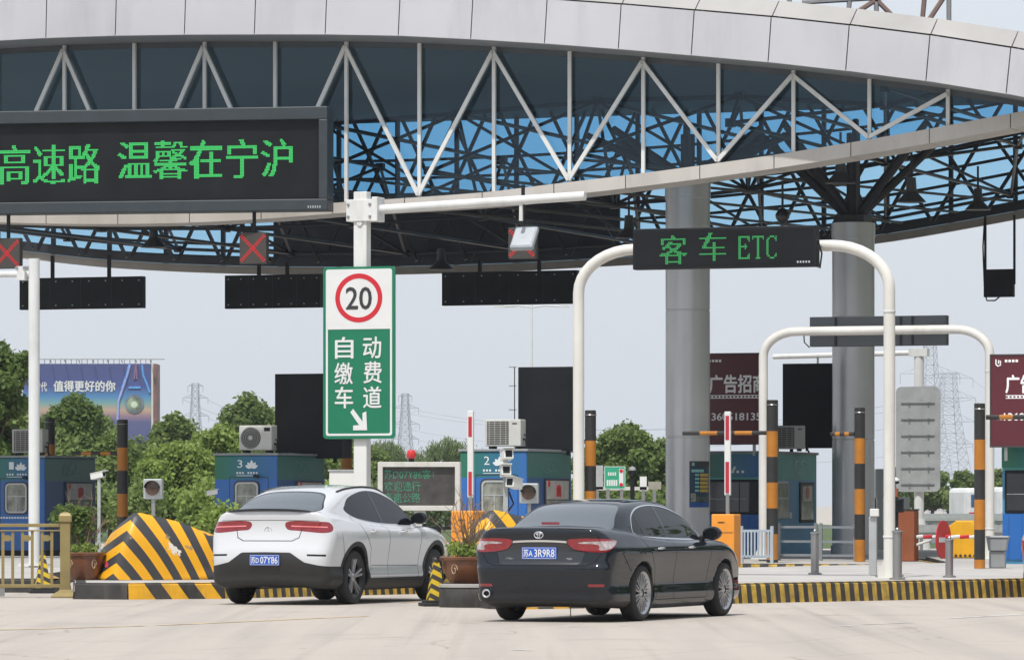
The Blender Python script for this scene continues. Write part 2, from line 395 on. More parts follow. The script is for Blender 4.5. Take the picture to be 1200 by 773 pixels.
Zp = [(-20, 76), gp(72, 694), (-7.9, 80), (-7.9, 122), (-20, 122)]
island('traffic_island', Zp, .22, {0: [(.7, 'wide'), (1, 'black')], 1: [(1, 'wide')]}, 'toll island behind the gold railing at the left')

# ================================================================ canopy
CAN_D = 99.0; s20, c20 = math.sin(YAW), math.cos(YAW)
can = thing('toll_canopy', 'huge eye shaped steel and blue glass canopy over the toll lanes', 'canopy', (0, CAN_D, 0), -YAW)
def fr(px, py, q=0):
    k = (px-600)/F; D = (CAN_D*c20+q)/(k*s20+c20); x = k*D
    return (x*c20-(D-CAN_D)*s20, Z(py, D))
def curve(pts, q):
    P = [fr(px, py, q) for px, py in pts]; xs = [p[0] for p in P]; zs = [p[1] for p in P]
    # smooth monotone sampling with a cubic through the points
    def f(l):
        i = max(0, min(len(xs)-2, int(np.searchsorted(xs, l))-1))
        def sl(j):
            if j <= 0 or j >= len(xs)-1:
                j2 = max(0, min(len(xs)-2, j-1 if j > 0 else 0)); return (zs[j2+1]-zs[j2])/(xs[j2+1]-xs[j2])
            return (zs[j+1]-zs[j-1])/(xs[j+1]-xs[j-1])
        h = xs[i+1]-xs[i]; t = (l-xs[i])/h; t = max(0, min(1, t)); m0, m1 = sl(i)*h, sl(i+1)*h
        return (2*t**3-3*t*t+1)*zs[i]+(t**3-2*t*t+t)*m0+(-2*t**3+3*t*t)*zs[i+1]+(t**3-t*t)*m1
    return f
PB = [(-900,200),(-600,130),(-300,78),(-120,56),(0,47.5),(100,43),(200,41),(300,40.5),(380,40.5),(466,42),(550,46),(635,51),(722,57.5),(810,65),(900,73),(991,83),(1085,95),(1179,110),(1300,133),(1450,166)]
LT = [(-900,190),(-600,185),(-300,220),(-120,243),(0,248),(100,250),(200,249),(308,244),(400,237),(565,225.5),(649,215.5),(733,205.5),(820,194),(907,181.5),(997,167),(1089,151),(1184,133),(1300,112),(1450,84)]
LBm = [(p[0], p[1]+ (12.5 if p[0] < 500 else 14+ (p[0]-500)*.005)) for p in LT]
RB = [(-900,180),(-500,240),(-200,277),(26,299),(132,310),(282,317),(450,318),(600,314),(680,310),(800,303),(900,294),(1000,285),(1067,276),(1200,252),(1350,222),(1500,190)]
QF = -1.2
pb = curve(PB, QF); lt = curve(LT, -.15); lb = curve(LBm, -.15); rb = curve(RB, 28)
L0, L1 = fr(-560, 0, 0)[0], fr(1400, 0, 0)[0]
# upper fascia: leaning aluminium panels with dark joints
joints = [-28+82*k for k in range(-7, 1)]+[53.7,135,216,298,381,466.6,551.5,638,724.5,810,900,991,1085,1179,1275,1373]
b = MB(); b2 = MB(); back = MB()
def tip(px): return 50+max(0, (px-700))*.006
for i in range(len(joints)-1):
    a, c = joints[i], joints[i+1]
    for (mb, lo, hi, q0, q1, m) in ((b, 0, 1, QF, QF+.05, PANEL), (b2, 1.04, 1.42, QF+.12, QF+.55, PANEL2)):
        P = []
        for px in (a, c):
            l_, z_ = fr(px, 0, QF)[0], None
            z0 = pb(l_); dz = (pb(l_+.3)-pb(l_-.3))/.6; hgt = .92
            nx, nz = -dz*.45, 1.0
            P.append([(l_+nx*hgt*lo, z0+nz*hgt*lo), (l_+nx*hgt*hi, z0+nz*hgt*hi)])
        g = .012
        p0, p1 = P
        vs = [(p0[0][0]+g, q0, p0[0][1]), (p1[0][0]-g, q0, p1[0][1]), (p1[1][0]-g, q1, p1[1][1]), (p0[1][0]+g, q1, p0[1][1])]
        vs2 = [(v[0], v[1]+.06, v[2]) for v in vs]
        mb.add(vs+vs2, [(0, 1, 2, 3), (7, 6, 5, 4), (0, 4, 5, 1), (1, 5, 6, 2), (2, 6, 7, 3), (3, 7, 4, 0)], m)
b.build('upper_fascia', can); b2.build('roof_edge_band', can)
def strip(name, f0, f1, q0, q1, m, step=.5, l0=None, l1=None, thick=None, both=False):
    """ribbon between curve f0 at depth q0 and f1 at depth q1"""
    l0 = L0 if l0 is None else l0; l1 = L1 if l1 is None else l1
    n = max(2, int((l1-l0)/step)); b = MB(); vs = []
    for i in range(n+1):
        l_ = l0+(l1-l0)*i/n; vs += [(l_, q0, f0(l_)), (l_, q1, f1(l_))]
    b.add(vs, [(2*i, 2*i+2, 2*i+3, 2*i+1) for i in range(n)], m)
    o = b.build(name, can)
    if thick:
        s = o.modifiers.new('solid', 'SOLIDIFY'); s.thickness = thick; s.offset = 0
    return o
strip('fascia_backing', lambda l: pb(l)+.02, lambda l: pb(l)+1.28, QF+.14, QF+.75, JOINT, thick=.02)
SOFF = mat('soffit_grey', (.22, .225, .23), .55, var=.1)
strip('soffit', lambda l: pb(l)+.01, lambda l: pb(l)-.02, QF+.02, .12, SOFF, thick=.05)
gt = lambda l: pb(l)-.03
strip('front_glass', lambda l: min(lt(l)-.05, gt(l)) , gt, .06, .06, GFRONT)
HEAD = mat('glazing_head_rail', (.07, .085, .095), .5)
strip('head_rail', lambda l: gt(l)-.13, gt, .02, .02, HEAD, thick=.03)
# lower fascia with joints
b = MB(); bj = MB()
lj = [-30+84*k for k in range(-6, 1)]+[-30+84*k for k in range(1, 7)]+[565,649,733,820,907,997,1089,1184,1285,1385]
lj = sorted(set(lj))
for a, c in zip(lj, lj[1:]):
    la, lc = fr(a, 0, -.15)[0], fr(c, 0, -.15)[0]; g = .01; N = 4
    for k in range(N):
        u0 = la+g+(lc-la-2*g)*k/N; u1 = la+g+(lc-la-2*g)*(k+1)/N
        vs = [(u0, -.15, lb(u0)), (u1, -.15, lb(u1)), (u1, -.15, lt(u1)), (u0, -.15, lt(u0)), (u0, .9, lb(u0)), (u1, .9, lb(u1)), (u1, .12, lt(u1)), (u0, .12, lt(u0))]
        b.add(vs, [(0, 1, 2, 3), (3, 2, 6, 7), (0, 4, 5, 1)]+([(0, 3, 7, 4)] if k == 0 else [])+([(1, 5, 6, 2)] if k == N-1 else []), BEIGE)
b.build('lower_fascia', can)
strip('fascia_core', lambda l: lb(l)+.02, lambda l: lt(l)-.02, -.08, -.08, JOINT)
# white truss bars on the glass
vert = [-88, -6, 75.7, 157.6, 240, 322.6, 406, 491.7, 579, 667.7, 754, 842, 930, 1019, 1111]
def bar(parent, a, c, wd, dp, m, name='truss_bar'):
    a = Vector(a); c = Vector(c); t = (c-a).normalized(); s_ = Vector((t.z, 0, -t.x))*wd/2; y = Vector((0, dp/2, 0)); b = MB()
    vs = [a-s_-y, a+s_-y, a+s_+y, a-s_+y, c-s_-y, c+s_-y, c+s_+y, c-s_+y]
    b.add(vs, [(0,3,2,1),(4,5,6,7),(0,1,5,4),(1,2,6,5),(2,3,7,6),(3,0,4,7)], m); return b.build(name, parent)
tops = set(range(0, 15, 2))
lv = [fr(p, 0, -.05)[0] for p in vert]
for i, l_ in enumerate(lv):
    bar(can, (l_, -.05, lt(l_)+.01), (l_, -.05, gt(l_)-.02), .075, .07, WHITE)
for i in range(len(lv)-1):
    a, c = (lv[i], lv[i+1])
    zt = lambda l: gt(l)-.12
    zb_ = lambda l: lt(l)+.05
    if i % 2 == 0: bar(can, (a, -.13, zt(a)), (c, -.13, zb_(c)), .085, .06, WHITE)
    else: bar(can, (a, -.13, zb_(a)), (c, -.13, zt(c)), .085, .06, WHITE)
# rear wall
ztop = fr(600, 138, 28)[1]
def rt(l): return max(ztop-max(0, (l-3))**2*.008, rb(l)+.3)
RL0, RL1 = fr(-560, 0, 28)[0], fr(1420, 0, 28)[0]
strip('rear_glass', rb, rt, 28, 28, GREAR, l0=RL0, l1=RL1)
NB = mat('rear_fascia_panel', (.38, .35, .31), .6, var=.1)
strip('rear_fascia', lambda l: rb(l)-.1, lambda l: rb(l)+.12, 27.8, 27.8, NB, l0=RL0, l1=RL1, thick=.1)
strip('rear_beam', lambda l: rb(l)+.125, lambda l: rb(l)+.36, 27.7, 27.7, DARKST, l0=RL0, l1=RL1, thick=.12)
b = MB(); lx = RL0
for off in (.36, .72, 1.15, 1.58, 2.05, 2.55, 3.05):
    n = 60
    for i in range(n):
        a = RL0+(RL1-RL0)*i/n; c = RL0+(RL1-RL0)*(i+1)/n
        if rb(a)+off < rt(a): b.bar((a, 27.85, rb(a)+off), (c, 27.85, rb(c)+off), .075, BLUEW)
l_ = RL0
while l_ < RL1: b.bar((l_, 27.85, rb(l_)), (l_, 27.85, rt(l_)), .11, BLUEW); l_ += 1.75
b.build('rear_mullions', can)
b = MB(); l_ = RL0
while l_ < RL1:                      # crossing diagonal bars just inside the rear glass
    for sg in (-1, 1):
        z0_ = rb(l_)+.2; dx = sg*1.9; zt2 = rt(min(max(l_+dx, RL0), RL1))
        if zt2-z0_ > .4 and RL0 < l_+dx < RL1: b.bar((l_, 27.0 if sg > 0 else 26.7, z0_), (l_+dx, 27.0 if sg > 0 else 26.7, z0_+min(4.4, zt2-z0_)), .085, DARKST)
    l_ += 1.45
b.build('diagonal_lattice', can)
la, lc = fr(322, 0, 27.6)[0], fr(727, 0, 27.6)[0]
strip('cladding_panel', lambda l: rb(l)+.14, lambda l: fr(500, 226, 27.6)[1], 27.55, 27.55, NAVY, l0=la, l1=lc, thick=.1)
# roof deck (opaque) from front fascia to rear wall
n = 60; b = MB()
vs = []
for i in range(n+1):
    l_ = L0+(L1-L0)*i/n; zf = pb(l_)+.30; zr = max(rt(RL0+(RL1-RL0)*i/n)+.05, 0)
    for q, z_ in ((QF+.3, zf), (8, zf*.6+zr*.4+.25), (18, zf*.3+zr*.7+.3), (28.3, zr)):
        vs.append((l_+(0 if q < 25 else 0), q, z_))
fs = [(4*i+k, 4*i+4+k, 4*i+5+k, 4*i+1+k) for i in range(n) for k in range(3)]
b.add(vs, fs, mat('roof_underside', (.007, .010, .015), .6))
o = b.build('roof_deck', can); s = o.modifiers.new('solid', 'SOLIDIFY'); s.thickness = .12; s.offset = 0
# space frame
random.seed(3); b = MB(); P_ = 3.4; Q_ = 12.3
qs = [2.2+Q_*j for j in range(3)]; ls = [L0+1+P_*i for i in range(int((L1-L0-1)/P_))]
def zbn(l): return rb(l*1.07)+.42
def ztn(l): return max(zbn(l)+.5, min(zbn(l)+1.9, pb(l)-.2, 10.6))
def bot(i, j): return Vector((ls[i], qs[j], zbn(ls[i])))
def topn(i, j): return Vector((ls[i]+P_/2, qs[j]+Q_/2, ztn(ls[i]+P_/2)))
NI, NJ = len(ls), len(qs)
for i in range(NI):
    for j in range(NJ):
        if i+1 < NI and j in (1, 2): b.tube([bot(i, j), bot(i+1, j)], .045, DARKST, 6, False)
        if j+1 < NJ: b.tube([bot(i, j), bot(i, j+1)], .045, DARKST, 6, False)
        if i+1 < NI and j+1 < NJ:
            t = topn(i, j)
            if i+2 < NI and j == 0: b.tube([t, topn(i+1, j)], .05, DARKST, 6, False)
            if j+2 < NJ: b.tube([t, topn(i, j+1)], .05, DARKST, 6, False)
            for a in ((i, j), (i+1, j), (i, j+1), (i+1, j+1)): b.tube([t, bot(*a)], .042, DARKST, 6, False)
            b.cbox(t, (.2, .2, .2), DARKST)
        b.cbox(bot(i, j), (.18, .18, .18), DARKST)
b.build('space_frame', can)
RAIL = mat('dull_rail', (.10, .095, .09), .5)
b = MB()
for k in range(6):
    l_ = fr(330+75*k, 0, 4)[0]; b.bar((l_, 1, zbn(l_)-.15), (l_+3.5, 27, zbn(l_+3.5)-.15), .06, RAIL)
b.build('lighting_rail', can)
# columns
def to_can(p): return Matrix.Rotation(YAW, 3, 'Z') @ (Vector(p)-Vector((0, CAN_D, 0)))
for px, D, ztopc in ((806, 105.5, 8.6), (1000, 109.5, 7.95)):
    p = to_can((X(px, D), D, 0)); c = MB(); r = .5 if px < 900 else .495
    prof = [(r*1.06, .2), (r*1.06, .45), (r, .46)]
    for zz in (2.9, 5.75):
        prof += [(r, zz-.02), (r-.015, zz-.01), (r-.015, zz+.01), (r, zz+.02)]
    prof += [(r, ztopc-.35), (r*1.03, ztopc-.34), (r*1.03, ztopc), (.01, ztopc)]
    co = c.lathe(prof, COLSTEEL, 48, Matrix.Translation(p)).build('column', can, smooth=True)
    c = MB(); tt = Vector((p.x, p.y, ztopc-.1))
    c.cbox(tt+Vector((0, 0, .15)), (.7, .7, .25), DARKST)
    for k in range(8):
        q = PI/4*k+.3; c.tube([tt+Vector((0, 0, .15)), tt+Vector((2.3*math.cos(q), 2.3*math.sin(q), 2.3 if px > 900 else 1.2))], [.13, .08], DARKST, 8)
    c.tube([tt, tt+Vector((0, 0, 2.2 if px > 900 else 1.2))], .16, DARKST, 8)
    c.build('branching_strut', can)

# ---- things hung from the canopy
pend = thing('pendant_lamp', '', 'lamp', (0, 0, 0), 0, 'bell lamps hanging under the canopy')
b = MB(); b.lathe([(.03, .55), (.10, .54), (.12, .25), (.13, .22), (.30, .04), (.33, 0), (.30, .0), (.01, .1)], mat('lamp_grey', (.10, .10, .10), .4, .3), 20); b.build('lamp_shade', pend, smooth=True)
b = MB(); b.bar((0, 0, .55), (0, 0, 1.1), .05, DARKST); b.build('hanger', pend)
spots = [(737, 279, 112, 'bell lamp under the canopy beside the left end of the ETC sign'),
         (985, 215, 101, 'bell lamp just below the fascia above the two columns'), (1068, 237, 103, 'bell lamp hanging in open lattice right of the second column'),
         (517, 316, 122, 'bell lamp low over the hanging panel between the speed sign and the arch'), (1146, 246, 118, 'bell lamp nearest the small hanging box at the right'),
         (180, 290, 118, 'bell lamp beneath the LED message board at the far left')]
for i, (px, py, D, lab) in enumerate(spots):
    o = pend if i == 0 else copy_tree(pend); o['label'] = lab; o.location = at(px, py, D)
dm = thing('dome_camera', 'small dark dome camera hanging above the ETC sign', 'camera', at(917, 262, 104))
b = MB(); b.lathe([(.01, 0), (.09, .03), (.15, .12), (.16, .2), (.10, .3), (.05, .34)], mat('dome_dark', (.03, .03, .035), .15), 20); b.build('dome', dm, smooth=True)
b = MB(); b.bar((0, 0, .33), (0, 0, .95), .05, DARKST); b.build('hanger', dm)

# panels hanging from the canopy's back edge
def hang_panel(px0, px1, py0, py1, D, label, rods, top):
    s_ = D/F; wd = (px1-px0)*s_/c20; hh = (py1-py0)*s_
    t = thing('overhead_display', label, 'display panel', at((px0+px1)/2, py1, D), -YAW, 'dark display panels hanging over the lanes')
    b = MB(); b.box((-wd/2, -.1, 0), (wd/2, .1, hh), BLACK)
    for k in range(1, 4): b.box((-wd/2+wd*k/4-.006, -.106, .02), (-wd/2+wd*k/4+.006, -.1, hh-.02), DARKST)
    for zz in (.1, hh-.1):
        for k in range(8): b.disc((-wd/2+.1+(wd-.2)*k/7, -.106, zz), .018, STEEL, h=.012, n=8)
    b.build('casing', t)
    for rx in rods:
        x_ = (rx-(px0+px1)/2)*s_; b = MB(); b.bar((x_, 0, hh), (x_, 0, hh+top*s_), .08, BLACK); b.build('rod', t)
    return t
hang_panel(22, 171, 325, 362, 121, 'dark panel hanging at the far left between the white pole and the chevrons', (58, 131), 26)
hang_panel(264, 378, 322, 361, 121, 'dark panel hanging partly behind the speed limit sign', (302, 338), 14)
hang_panel(519, 677, 318, 357, 120, 'wide dark panel hanging left of the ETC arch', (560, 634), 14)
t = thing('hanging_sign_box', 'small dark box dropped low on two long rods at the right', 'display panel', at(1171, 348, 112), -YAW)
b = MB(); b.box((-.36, -.1, 0), (.36, .1, .66), BLACK); b.build('casing', t, bevel=.01)
for x_ in (-.34, .37):
    b = MB(); b.bar((x_, 0, .3), (x_, 0, 1.95), .05, BLACK); b.build('rod', t)
b = MB(); b.tube([(-.36, 0, 1.9), (-.40, 0, 1.2), (-.36, .0, .1), (-.3, 0, -.08), (-.1, 0, -.08), (0, 0, 0)], .018, BLACK, 6); b.build('cable', t)

# red cross lane signals
def cross_signal(px, py, D, sz, label, rod):
    t = thing('lane_signal', label, 'signal', at(px, py, D), -YAW, 'red cross lane signals under the canopy')
    h = sz*D/F/2; b = MB(); b.box((-h, -.08, -h*1.08), (h, .08, h*1.08), mat('signal_casing', (.045, .04, .035), .6)); b.build('casing', t, bevel=.01)
    b = MB(); n = 15
    for k in range(n):
        for sg in (-1, 1):
            for o_ in (-.07, 0, .07):
                u = (-1+2*k/(n-1))*.84; b.cbox(((u+o_*.8)*h, -.085, sg*(u-o_*.8)*h), (h*.09, .006, h*.09), LEDR)
    b.build('red_cross', t)
    b = MB(); b.bar((0, 0, h), (0, 0, h+rod), .06, BLACK); b.build('rod', t)
    return t
cross_signal(10, 297, 100, 33, 'red cross signal above the white pole arm at the far left', .8)
cross_signal(298, 291, 99, 34, 'red cross signal beneath the message board left of the speed sign', .9)
cross_signal(613, 285, 96.5, 34, 'red cross signal half hidden behind the hanging sensor box', .9)

# big LED message board
D0 = 101.3
bd = thing('led_message_board', 'huge LED board with green Chinese text fixed to the canopy front', 'display board', (X(388, 98.7), 98.7, 0), -R(10.5))
sL = 98.7/F; W_ = 12.5; zt_, zb_ = Z(126, 98.7), Z(247.5, 98.7)
b = MB()
fw, fh = .19, .27
b.box((-W_, -.35, zb_), (0, .25, zb_+fh*.9), SLATE); b.box((-W_, -.35, zt_-fh), (0, .25, zt_), SLATE)
b.box((-fw, -.35, zb_+fh*.9), (0, .25, zt_-fh), SLATE); b.box((-W_, -.35, zb_+fh*.9), (-W_+fw, .25, zt_-fh), SLATE)
b.build('frame', bd, bevel=.02)
b = MB(); b.box((-W_+fw, -.22, zb_+fh*.9), (-fw, .2, zt_-fh), SCREEN); b.build('screen', bd)
G = raster('高速路', 24, .012); G2 = raster('温馨在宁沪', 26, .008)
sb, cb = math.sin(R(10.5)), math.cos(R(10.5))
def bx_(px): k = (px-600)/F; D = (98.7*cb + X(388, 98.7)*sb)/(k*sb+cb); return (k*D-X(388, 98.7))*cb-(D-98.7)*sb
for g_, a, c, yb, yt in ((G, 2, 120, 215, 169), (G2, 141, 346, 211, 166)):
    xa, xc = bx_(a), bx_(c); led(bd, g_, LEDG, xa, Z(yb, 99.4), xc-xa, (yb-yt)*99.4/F, -.225, .86)
b = MB()
for k in range(6): b.box((-.42+k*.05, -.356, zb_+.05), (-.40+k*.05, -.351, zb_+.10), GREYTXT)
b.build('lettering', bd)
# rooftop steelwork behind the parapet
rs = thing('rooftop_steelwork', 'thin steel posts and stays standing on the canopy roof', 'steelwork', (0, 0, 0))
b = MB(); Dm = 112; RUST = mat('dull_red_steel', (.20, .13, .11), .6); GS = mat('grey_steel', (.25, .25, .26), .6)
def seg(x0, y0, x1, y1, m, r=.03): b.bar(at(x0, y0, Dm), at(x1, y1, Dm), r*2, m, 6)
for s_ in ((925, -30, 925, 75, GS), (940, 3, 1040, -3, GS), (1027, 75, 1027, -40, GS), (1027, 0, 1005, 14, RUST), (1027, 0, 1045, 18, RUST), (990, -30, 1027, 0, RUST), (1065, -30, 1027, 0, RUST), (1112, 80, 1112, -40, GS), (1078, 40, 1112, -12, RUST), (1112, -12, 1150, -40, RUST), (1076, 75, 1086, -30, RUST), (990, 75, 997, -20, GS)): seg(*s_)
b.build('steel_members', rs)
# ================================================================ cars: implicit body -> dual contour -> cut into parts
def spline(pts, n=14, closed=True):
    P = np.array(pts, float); m = len(P); out = []
    for i in range(m if closed else m-1):
        p0, p1, p2, p3 = P[(i-1) % m], P[i], P[(i+1) % m], P[(i+2) % m]
        for k in range(n):
            t = k/n
            out.append(.5*((2*p1)+(-p0+p2)*t+(2*p0-5*p1+4*p2-p3)*t*t+(-p0+3*p1-3*p2+p3)*t**3))
    return np.array(out)
def sdpoly(px, pz, P):
    px = np.asarray(px, float); pz = np.asarray(pz, float); d = np.full(px.shape, 1e9); ins = np.zeros(px.shape, bool)
    n = len(P)
    for i in range(n):
        ax, az = P[i]; bx, bz = P[(i+1) % n]; ex, ez = bx-ax, bz-az; wx, wz = px-ax, pz-az
        t = np.clip((wx*ex+wz*ez)/(ex*ex+ez*ez+1e-12), 0, 1); dx = wx-ex*t; dz = wz-ez*t; d = np.minimum(d, dx*dx+dz*dz)
        c = ((az <= pz) & (bz > pz)) | ((bz <= pz) & (az > pz))
        if abs(ez) > 1e-12: ins ^= c & (px < ax+ex*(pz-az)/ez)
    d = np.sqrt(d); return np.where(ins, -d, d)
class Field2:
    def __init__(s, P, x0, x1, z0, z1, h=.02):
        s.x0, s.z0, s.h = x0-4*h, z0-4*h, h; xs = np.arange(s.x0, x1+5*h, h); zs = np.arange(s.z0, z1+5*h, h)
        g = np.meshgrid(xs, zs, indexing='ij'); s.G = sdpoly(g[0], g[1], P)
    def __call__(s, x, z):
        u = (x-s.x0)/s.h; v = (z-s.z0)/s.h; nx, nz = s.G.shape
        u = np.clip(u, 1.001, nx-3.001); v = np.clip(v, 1.001, nz-3.001); i = u.astype(int); j = v.astype(int); u = u-i; v = v-j
        def B(t): return ((1-t)**3/6, (3*t**3-6*t*t+4)/6, (-3*t**3+3*t*t+3*t+1)/6, t**3/6)
        bu, bv = B(u), B(v); r = 0
        for a in range(4):
            for c in range(4): r = r+bu[a]*bv[c]*s.G[i+a-1, j+c-1]
        return r
def smax(a, b, k): h = np.clip(.5-.5*(b-a)/k, 0, 1); return b+(a-b)*h+k*h*(1-h)
def smin(a, b, k): return -smax(-a, -b, k)
def interp(x, pts): 
    xs = [p[0] for p in pts]; ys = [p[1] for p in pts]
    # smooth (hermite) interpolation
    x = np.asarray(x, float); i = np.clip(np.searchsorted(xs, x)-1, 0, len(xs)-2); xs = np.array(xs, float); ys = np.array(ys, float)
    m = np.gradient(ys, xs); dl_ = np.diff(ys)/np.diff(xs); lim = np.minimum(np.abs(np.append(dl_, dl_[-1])), np.abs(np.append(dl_[0], dl_)))*2.5; m = np.clip(m, -lim, lim); h = xs[i+1]-xs[i]; t = np.clip((x-xs[i])/h, 0, 1)
    return (2*t**3-3*t*t+1)*ys[i]+(t**3-2*t*t+t)*h*m[i]+(-2*t**3+3*t*t)*ys[i+1]+(t**3-t*t)*h*m[i+1]

def contour(Fn, lo, hi, h):
    xs, ys, zs = [np.arange(lo[k], hi[k]+h, h) for k in range(3)]
    g = np.meshgrid(xs, ys, zs, indexing='ij'); V = Fn(g[0], g[1], g[2]); S = V < 0
    nx, ny, nz = S.shape; cell = np.zeros((nx-1, ny-1, nz-1)); acc = np.zeros((nx-1, ny-1, nz-1, 3))
    idx = np.stack(np.meshgrid(np.arange(nx), np.arange(ny), np.arange(nz), indexing='ij'), -1).astype(float)
    for ax in range(3):
        sl0 = [slice(None)]*3; sl1 = [slice(None)]*3; sl0[ax] = slice(0, -1); sl1[ax] = slice(1, None)
        a, c = V[tuple(sl0)], V[tuple(sl1)]; cr = (a < 0) != (c < 0); t = np.where(cr, a/(a-c+1e-12), 0)
        P = idx[tuple(sl0)].copy(); P[..., ax] += t
        o = [k for k in range(3) if k != ax]
        for da in (0, 1):
            for db in (0, 1):
                src = [slice(None)]*3; dst = [slice(None)]*3
                for q, dd in zip(o, (da, db)):
                    N = S.shape[q]; src[q] = slice(dd, N-1+dd) 
                sub = cr[tuple(src)]; cell += sub; acc += P[tuple(src)]*sub[..., None]
    m = cell > 0; ids = -np.ones(cell.shape, int); ids[m] = np.arange(m.sum())
    Vt = acc[m]/cell[m][:, None]*h+np.array(lo)
    faces = []
    for ax in range(3):
        o = [(ax+1) % 3, (ax+2) % 3]
        sl0 = [slice(None)]*3; sl1 = [slice(None)]*3; sl0[ax] = slice(0, -1); sl1[ax] = slice(1, None)
        a, c = S[tuple(sl0)], S[tuple(sl1)]; I = np.argwhere(a != c)
        I = I[(I[:, o[0]] > 0) & (I[:, o[1]] > 0) & (I[:, o[0]] < S.shape[o[0]]-1) & (I[:, o[1]] < S.shape[o[1]]-1)]
        fl = a[tuple(I.T)]
        def at_(d0, d1):
            J = I.copy(); J[:, o[0]] -= d0; J[:, o[1]] -= d1; return ids[tuple(J.T)]
        q = np.stack([at_(1, 1), at_(0, 1), at_(0, 0), at_(1, 0)], 1); q[~fl] = q[~fl][:, ::-1]; faces.append(q)
    return Vt, np.concatenate(faces)
def grad(Fn, V, e=.002):
    g = np.zeros_like(V)
    for k in range(3):
        d = np.zeros(3); d[k] = e; a = V+d; c = V-d; g[:, k] = (Fn(*a.T)-Fn(*c.T))/(2*e)
    return g
class Shell:
    def __init__(s, Fn, lo, hi, h):
        V, Fc = contour(Fn, lo, hi, h)
        for _ in range(4):
            g = grad(Fn, V); f = Fn(*V.T); st = (f/np.maximum((g*g).sum(1), .1))[:, None]*g
            L = np.linalg.norm(st, axis=1, keepdims=True); st *= np.minimum(1, h*.6/np.maximum(L, 1e-9)); V = V-st
        g = grad(Fn, V, .004); N = g/np.maximum(np.linalg.norm(g, axis=1, keepdims=True), 1e-9)
        s.V = V; s.N = N; s.polys = [tuple(f) for f in Fc.tolist()]
    def refine(s, fn, band, levels):
        for lv in range(levels):
            bd = band/(2**lv); val = np.abs(fn(s.V, s.N)) < bd*1.3; val = val.tolist(); V, N = s.V, s.N; nv = len(V); nV = []; nN = []; cache = {}; out = []
            def addv(p, q): nV.append(p); nN.append(q/max(1e-9, np.linalg.norm(q))); return nv+len(nV)-1
            for p in s.polys:
                if not any(val[i] for i in p): out.append(p); continue
                n = len(p); A = V[list(p)]
                if np.abs(A-A[0]).max() < .004: out.append(p); continue
                mids = []
                for q in range(n):
                    i, j = p[q], p[(q+1) % n]; key = (min(i, j), max(i, j))
                    if key not in cache: cache[key] = addv((V[i]+V[j])/2, N[i]+N[j])
                    mids.append(cache[key])
                c = addv(A.mean(0), N[list(p)].sum(0))
                for q in range(n): out.append((p[q], mids[q], c, mids[q-1]))
            if nV: s.V = np.vstack([V, nV]); s.N = np.vstack([N, nN])
            s.polys = out
    def cut(s, fn, only=None):
        """split polygons by sign of fn(V,N); returns list inside, keeps the rest"""
        polys = s.polys; val = fn(s.V, s.N); val = np.where(np.abs(val) < 1e-6, 1e-6, val); neg = (val < 0).tolist()
        nv = len(s.V); newV = []; newN = []; cache = {}; ins = []; out = []; V, N = s.V, s.N
        for p in polys:
            k = sum(neg[i] for i in p)
            if k == len(p): ins.append(p)
            elif k == 0: out.append(p)
            else:
                a = []; b_ = []; n = len(p)
                for q in range(n):
                    i, j = p[q], p[(q+1) % n]
                    (a if neg[i] else b_).append(i)
                    if neg[i] != neg[j]:
                        key = (min(i, j), max(i, j))
                        if key not in cache:
                            t = val[i]/(val[i]-val[j]); cache[key] = nv+len(newV); newV.append(V[i]+(V[j]-V[i])*t); m_ = N[i]+(N[j]-N[i])*t; newN.append(m_/max(1e-9, np.linalg.norm(m_)))
                        a.append(cache[key]); b_.append(cache[key])
                if len(a) > 2: ins.append(tuple(a))
                if len(b_) > 2: out.append(tuple(b_))
        if newV: s.V = np.vstack([V, newV]); s.N = np.vstack([N, newN])
        s.polys = out; return ins
    def make(s, polys, name, m, parent, push=0):
        if not polys: return None
        if name in ('side_window', 'tail_lamp', 'tail_lamp_lens', 'lamp_surround', 'reflector', 'headlamp', 'wheel_arch', 'window_pillar', 'lamp_band', 'bumper_trim', 'window_trim'):
            par = {}
            def find(a):
                while par.setdefault(a, a) != a: par[a] = par[par[a]]; a = par[a]
                return a
            for p in polys:
                r0 = find(p[0])
                for i in p[1:]: par[find(i)] = r0
            comp = {}
            for p in polys: comp.setdefault(find(p[0]), []).append(p)
            if len(comp) > 1:
                cs = sorted(comp.values(), key=len, reverse=True); keep = [c for c in cs if len(c) >= max(6, .03*len(cs[0]))]
                for c in keep: s.make2(c, name, m, parent, push)
                return
        return s.make2(polys, name, m, parent, push)
    def make2(s, polys, name, m, parent, push=0):
        u = sorted({i for p in polys for i in p}); mp = {i: k for k, i in enumerate(u)}
        V = s.V[u]+s.N[u]*push; me = bpy.data.meshes.new(name); me.from_pydata(V.tolist(), [], [tuple(mp[i] for i in p) for p in polys]); me.materials.append(m)
        me.polygons.foreach_set('use_smooth', [True]*len(me.polygons)); me.update()
        me.normals_split_custom_set_from_vertices([tuple(x) for x in s.N[u]])
        o = bpy.data.objects.new(name, me); col.objects.link(o); o.parent = parent; return o

